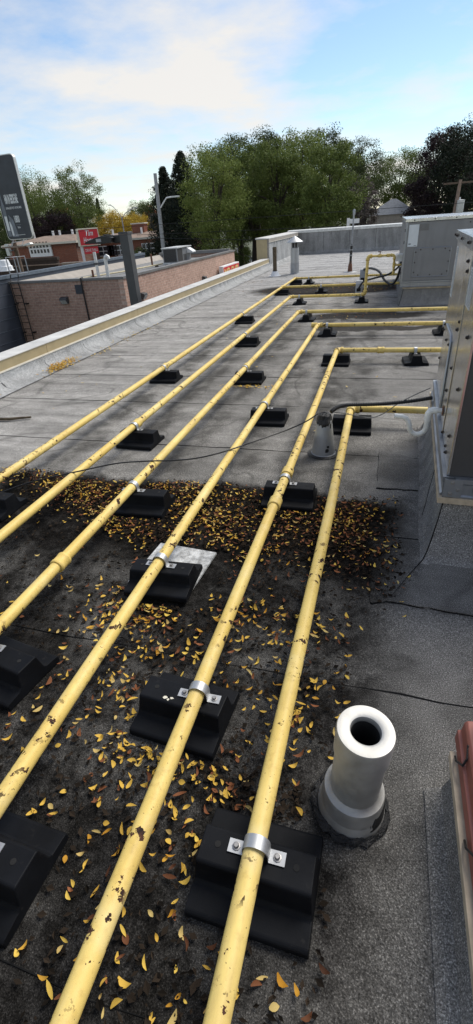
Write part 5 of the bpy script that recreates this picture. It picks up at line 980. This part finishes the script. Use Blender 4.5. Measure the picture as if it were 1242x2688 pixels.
tree(300, 102, 11, 5.6, -1.6, 'yellow', 'golden autumn tree just right of the spruce spire', 8, nc=132); tree(352, 100, 10.5, 4.8, -1.6, 'yellow', 'golden autumn tree behind the flats chimney', 9, nc=124); tree(392, 98, 7, 3.0, -1.6, 'yellow', 'low golden tree beside the tall steel street light', 10, nc=86)
tree(378, 122, 9, 8.0, 1, 'green', 'distant green tree rising over the golden crowns', 12, nc=96); tree(408, 118, 6, 6.5, 1, 'red', 'rust-red tree behind the steel street light', 13, nc=86); tree(415, 96, 4.4, 4.6, -1.0, 'greyfol', 'bare grey twiggy tree beside the steel street light', 14, nc=72, per=70, bark='greybark')
tree(362, 67, 4.6, -0.2, -4.3, 'dark', 'dark round shrub-like tree against the long red flats', 15, nc=86, leaf=0.09)
tree(445, 62, 8.0, 7.6, -3.4, 'conifer', 'tall dark conifer right of the steel street light', 16, 'cone', 0.10, 240, 130, name='conifer_tree'); tree(492, 60, 9.0, 8.6, -3.4, 'conifer', 'tall dark conifer beside the light green willow', 17, 'cone', 0.10, 250, 130, name='conifer_tree')
tree(565, 56, 8.4, 9.5, -1.6, 'bright', 'light green drooping willow over the red sub sign', 18, 'weep', 0.085, 150, 200); tree(632, 68, 8.6, 11, -1.6, 'dark', 'dark green street tree with straight black trunk', 19, nc=120, trunk=0.42); tree(668, 66, 8, 10.5, -1.8, 'green', 'green street tree with thick black trunk beside the raised parapet', 20, nc=120, trunk=0.62)
tree(730, 62, 8, 10, -1.6, 'green', 'green tree with upright stems behind the conical flue', 21, nc=124, limbs=14); tree(790, 66, 8, 11.5, -1.8, 'bright', 'yellow-green tree behind the corner of the back parapet', 22, nc=120, per=150, limbs=12); tree(700, 82, 11, 14, -1.5, 'dark', 'large dark tree backing the row behind the flue', 23, nc=132); tree(845, 80, 10, 12.5, -1.8, 'dark', 'large dark tree left of the slim mast', 24, nc=132)
tree(868, 58, 7.5, 8.5, -1.4, 'green', 'green tree right behind the slim mast', 25, nc=120); tree(950, 74, 4.6, 6.0, -1.6, 'greyfol', 'greyish thin-leaved tree left of the grey-roofed house', 26, nc=105, per=80, bark='greybark', limbs=12); tree(930, 96, 10, 13, -1, 'dark', 'dark tree behind the slim mast and grey tree', 27, nc=120)
tree(1035, 140, 16, 14, 2.0, 'green', 'wide green tree rising behind the grey-roofed house', 28, nc=144, leaf=0.15); tree(1088, 88, 3.2, 4.5, -2.0, 'greyfol', 'small greyish tree right of the grey-roofed house', 29, nc=81, per=75, bark='greybark'); tree(1100, 126, 6.5, 10, -1, 'bright', 'light green tree between house and dark conifers', 30, nc=96)
tree(1140, 66, 8, 9.5, -2.8, 'purple', 'blackish copper tree left of the transformer pole', 31, nc=144); tree(1215, 62, 8.5, 10, -2.8, 'conifer', 'dark dense evergreen right behind the transformer pole', 32, nc=144); tree(1290, 70, 10, 12, -2.5, 'dark', 'dark tree beyond the near unit roof', 33, nc=108); tree(0, 92, 10, 10, -2, 'green', 'green tree at the far side of the billboard pole', 34, nc=108)
for k_, (px, Yd, w_, zt_, fol) in enumerate(((60, 120, 16, 15, 'green'), (130, 124, 15, 13, 'green'), (205, 126, 13, 14, 'dark'), (440, 110, 13, 9.5, 'dark'), (530, 106, 14, 15, 'green'), (610, 108, 14, 17, 'dark'), (690, 112, 15, 17, 'green'), (770, 110, 14, 16, 'dark'), (850, 116, 15, 15, 'green'), (925, 132, 14, 14, 'green'), (1150, 120, 16, 15, 'dark'), (1240, 118, 16, 15, 'green'))):
    nm = ('behind the billboard', 'behind the copper tree', 'behind the red pylon sign', 'behind the dark conifers', 'behind the light green willow', 'behind the straight black trunk', 'behind the conical flue', 'behind the parapet corner', 'behind the dry bush and mast', 'left of the grey-roofed house', 'behind the blackish copper tree', 'behind the transformer pole')[k_]
    tree(px, Yd, w_, zt_, -3.0, fol, 'distant full-crowned tree standing '+nm, 80+k_, leaf=0.17, nc=150, per=110)
def bush(px, Yd, w_, h_, fol, label, seed):
    x = atY(px, 600, Yd)[0]; q = random.Random(seed); e = empty('bush', (x, Yd, GZ), 0, label, 'bush', 'bushes around the lots'); cl = [((q.uniform(-w_/2, w_/2), q.uniform(-1, 1), q.uniform(0.3, h_)), q.uniform(0.5, 1.0)) for _ in range(30)]
    o = bpy.data.objects.new('foliage', crown_mesh('foliage', cl, 240, 0.09, FOL[fol], seed)); col.objects.link(o); o.parent = e
    m = MB()
    for i in range(5): m.tube([(q.uniform(-.3, .3), 0, 0), (q.uniform(-w_/3, w_/3), 0, h_*0.7)], [0.06, 0.02], 6)
    m.build('stems', MAT['bark'], e)
bush(470, 66, 9, 3.4, 'dark', 'dark hedge-like bush under the tall conifers', 51); bush(560, 64, 9, 3.6, 'green', 'green bush under the willow', 52); bush(690, 72, 9, 4.4, 'green', 'green bush under the street trees by the raised parapet', 53); bush(780, 70, 9, 5.0, 'green', 'green bush behind the conical flue', 54); bush(850, 72, 9, 4.6, 'dark', 'dark bush behind the white house siding', 55); bush(1012, 92, 7, 4.5, 'orange', 'orange and green bush below the grey-roofed house', 56); bush(20, 60, 6, 3.2, 'orange', 'small autumn bush left of the billboard pole', 57); bush(930, 80, 8, 4.2, 'greyfol', 'grey dry bush behind the white sign post', 58); bush(1120, 84, 10, 4.6, 'dark', 'dark bush below the blackish copper tree', 59)
wh = atY(*z2(120, 250), 112); e = empty('house', (wh[0], 112, GZ), 0, 'white sided house glimpsed between trees beside the steel street light', 'house'); MB().box((-2.2, 0, 0), (2.2, 6, 5.2)).build('wall', MAT['white'], e); MB().prism([(-2.6, -0.4, 5.2), (2.6, -0.4, 5.2), (0, -0.4, 7.6)], (0, 6.8, 0)).build('roof', MAT['greyshingle'], e)

# ================================================================== FALLEN LEAVES
def leaf_shape(q, Ls, Wd, curl):
    n = 5; V = []
    for i in range(n):
        t = i/(n-1); wv = Wd*(math.sin(math.pi*min(1, t*0.92+0.06))**0.8)*0.5; bend = curl*(t-0.5)**2*4; xx = (t-0.5)*Ls; sw = q*(t-0.5)**2*Ls*0.7
        V += [(xx, sw-wv, bend+0.30*wv), (xx, sw, bend), (xx, sw+wv, bend+0.30*wv)]
    Fs = []
    for i in range(n-1):
        for j in range(2): a = 3*i+j; Fs.append((a, a+3, a+4, a+1))
    return V, Fs
qs = random.Random(77)
KINDS = [leaf_shape(qs.uniform(-1, 1)*1.0, 0.033*qs.uniform(0.65, 1.2), 0.0135*qs.uniform(0.65, 1.3), 0.011*qs.uniform(-0.2, 1)) for _ in range(14)]
LM = {}
for m in ('yellow', 'brown', 'pale'):
    LM[m] = []
    for V, Fs in KINDS: mb = MB(); mb.add(V, Fs); LM[m].append(mb.mesh('leaf', LEAF[m], 80))
def blocked(x, y):
    for bx, by, rz in blocks:
        dx, dy = x-bx, y-by; c, s = math.cos(-rz), math.sin(-rz); a, b = dx*c-dy*s, dx*s+dy*c
        if abs(a) < 0.19 and abs(b) < 0.16: return True
    if (x-bx_)**2+(y-by_)**2 < 0.16**2 or (x+0.378)**2+(y-3.6)**2 < 0.14**2: return True
    if x > 0.22 and y > 2.15: return True
    if abs(x+0.985) < 0.24 and abs(y-1.885) < 0.26: return True
    if x > 0.26 and y < 1.1: return True
    return False
def nz2(x, y): return 0.5+0.25*math.sin(3.1*x+1.7*y+0.5)+0.25*math.sin(-2.3*x+4.3*y+1.1)*math.sin(5.1*x+0.4)
def dens(x, y):
    d = 0.0
    if 1.75 < y < 3.0 and x < 0.36:
        top = 2.93+0.05*math.sin(4*x); d = max(0, min(1, (top-y)/0.10))*max(0.05, min(1, (y-1.85)/0.6))
        d *= 1.0 if x < -0.1 else max(0, 1-(x+0.1)/0.40)
        if x < -1.3: d *= max(0.04, min(1, (y-1.9-(-1.3-x)*0.5)/0.35))
    elif y <= 1.75 and x < 0.0:
        d = 0.30*(0.35+0.65*nz2(x, y))*(1.0 if x > -1.4 else 0.22)
        if x > -0.15: d *= 0.6
    if -1.5 < x < -0.1 and 0.0 < y < 0.85: d = max(d, 0.36*nz2(x*1.3, y))
    if -1.25 < x < -0.75 and 1.45 < y < 1.66: d = max(d, 0.6)
    if -0.86 < x < -0.35 and 0.80 < y < 0.93: d = max(d, 0.6)
    if -1.72 < x < -1.15 and 2.2 < y < 2.42: d = max(d, 0.9)
    if -0.45 < x < 0.0 and 0.74 < y < 0.9: d = max(d, 0.75)
    return d
leaves = []
tries = 0
while tries < 90000 and len(leaves) < 4200:
    tries += 1; x, y = qs.uniform(-3.6, 0.42), qs.uniform(-0.25, 3.05)
    if qs.random() > dens(x, y)*(0.30 if y > 1.75 else 0.42)*(0.30+1.2*nz2(x*2.3+0.7, y*2.9)) or blocked(x, y): continue
    br = 0.58 if y > 1.9 and x > -0.6 else (0.46 if y > 1.75 else 0.28)
    r_ = qs.random(); kind = 'brown' if r_ < br else ('pale' if r_ < br+0.14 else 'yellow')
    leaves.append((x, y, kind))
# a few strays and small heaps far out
for cx, cy, sx, sy, n, kk in ((at(155, 967)[0], at(155, 967)[1], 0.045, 0.15, 260, 'yellow'), (at(185, 952)[0], at(185, 952)[1], 0.04, 0.12, 90, 'yellow'), (-4.42, 8.3, 0.06, 0.5, 60, 'pale'), (-4.35, 7.1, 0.05, 0.3, 30, 'pale'), (-4.15, 16.4, 0.3, 0.25, 60, 'brown'), (-1.45, 5.32, 0.16, 0.03, 45, 'yellow'), (-0.1, 13.6, 0.5, 0.25, 160, 'brown'), (-1.3, 14.2, 1.3, 0.6, 420, 'brown'), (-0.3, 9.95, 0.6, 0.2, 90, 'brown'), (-3.4, 5.0, 0.9, 0.9, 10, 'pale'), (0.2, 5.3, 0.6, 0.5, 10, 'pale'), (-1.0, 6.5, 1.5, 1.6, 26, 'pale'), (-2.0, 10.5, 1.5, 2.0, 20, 'pale'), (0.1, 1.5, 0.12, 0.5, 4, 'yellow')):
    for _ in range(n):
        x, y = qs.gauss(cx, sx), qs.gauss(cy, sy)
        if not blocked(x, y) and x > -4.62: leaves.append((x, y, kk if qs.random() < 0.8 else 'pale'))
def infr(x, y):
    px, py = proj((x, y, 0.0)); return 6 < px < 1236 and 520 < py < 2160
vis = sorted([i for i, (x, y, k_) in enumerate(leaves) if infr(x, y)], key=lambda i: leaves[i][1])
near = set(vis[:300])
LL = {'yellow': 'bright yellow oval leaflet lying loose on the dirty dark roof near the vent stack', 'brown': 'reddish-brown dried leaflet lying loose on the dirty dark roof near the vent stack', 'pale': 'pale tan leaflet lying loose on the dirty dark roof near the vent stack'}
LG = {'yellow': 'loose yellow leaflets on the roof', 'brown': 'loose brown leaflets on the roof', 'pale': 'loose pale leaflets on the roof'}
def zsurf(x): return 0.006 if x > -4.45 else 0.012+(-4.45-x)*0.25
rest = MB(); mats = [LEAF['yellow'], LEAF['brown'], LEAF['pale'], LEAF['rot']]; midx = {'yellow': 0, 'brown': 1, 'pale': 2}
for i, (x, y, k_) in enumerate(leaves):
    q = random.Random(i); rz = q.uniform(0, 6.283); tx, ty_ = q.gauss(0, 0.26), q.gauss(0, 0.22); s_ = q.triangular(0.45, 1.3, 0.95)*(1.0 if y < 4 else 1.3)*(0.88 if 1.75 < y < 4 else 1.0); z_ = zsurf(x)+q.uniform(0.001, 0.008)
    kd = q.randrange(14)
    if i in near:
        o = inst('fallen_leaf', LM[k_][kd], None, (x, y, z_), (tx, ty_, rz), (s_, s_*q.uniform(.85, 1.2), s_)); tag(o, LL[k_], 'leaf', LG[k_])
    else:
        V, Fs = KINDS[kd]; mt_ = Matrix.Translation((x, y, z_)) @ Matrix.Rotation(rz, 4, 'Z') @ Matrix.Rotation(tx, 4, 'X') @ Matrix.Rotation(ty_, 4, 'Y')
        rest.add([mt_ @ (Vector(v)*s_) for v in V], Fs, midx[k_])
tag(rest.build('leaf_litter', mats, smooth=80), 'drift of yellow and brown leaves covering the dark wet patch of roof', 'leaves', kind='stuff')
rot = MB(); n = 0
for _ in range(160000):
    if n >= 14000: break
    x, y = qs.uniform(-3.6, 0.45), qs.uniform(-0.2, 3.05)
    if qs.random() > max(dens(x, y), 0.12 if (x < 0 and y < 2.9) else 0)*0.75 or blocked(x, y): continue
    n += 1; t = qs.uniform(0, 6.283); L_ = qs.uniform(0.004, 0.017); W2 = L_*qs.uniform(0.25, 0.7); c, s = math.cos(t), math.sin(t); z0 = 0.006+qs.uniform(0, 0.006); h1, h2 = qs.uniform(0, .008), qs.uniform(0, .006)
    rot.add([(x-c*L_, y-s*L_, z0), (x+s*W2, y-c*W2, z0+h1), (x+c*L_, y+s*L_, z0+0.002), (x-s*W2, y+c*W2, z0+h2)], [(0, 1, 2, 3)])
tag(rot.build('leaf_mould', LEAF['rot']), 'black crumbled leaf mould spread under the fallen leaves', 'leaf mould', kind='stuff')
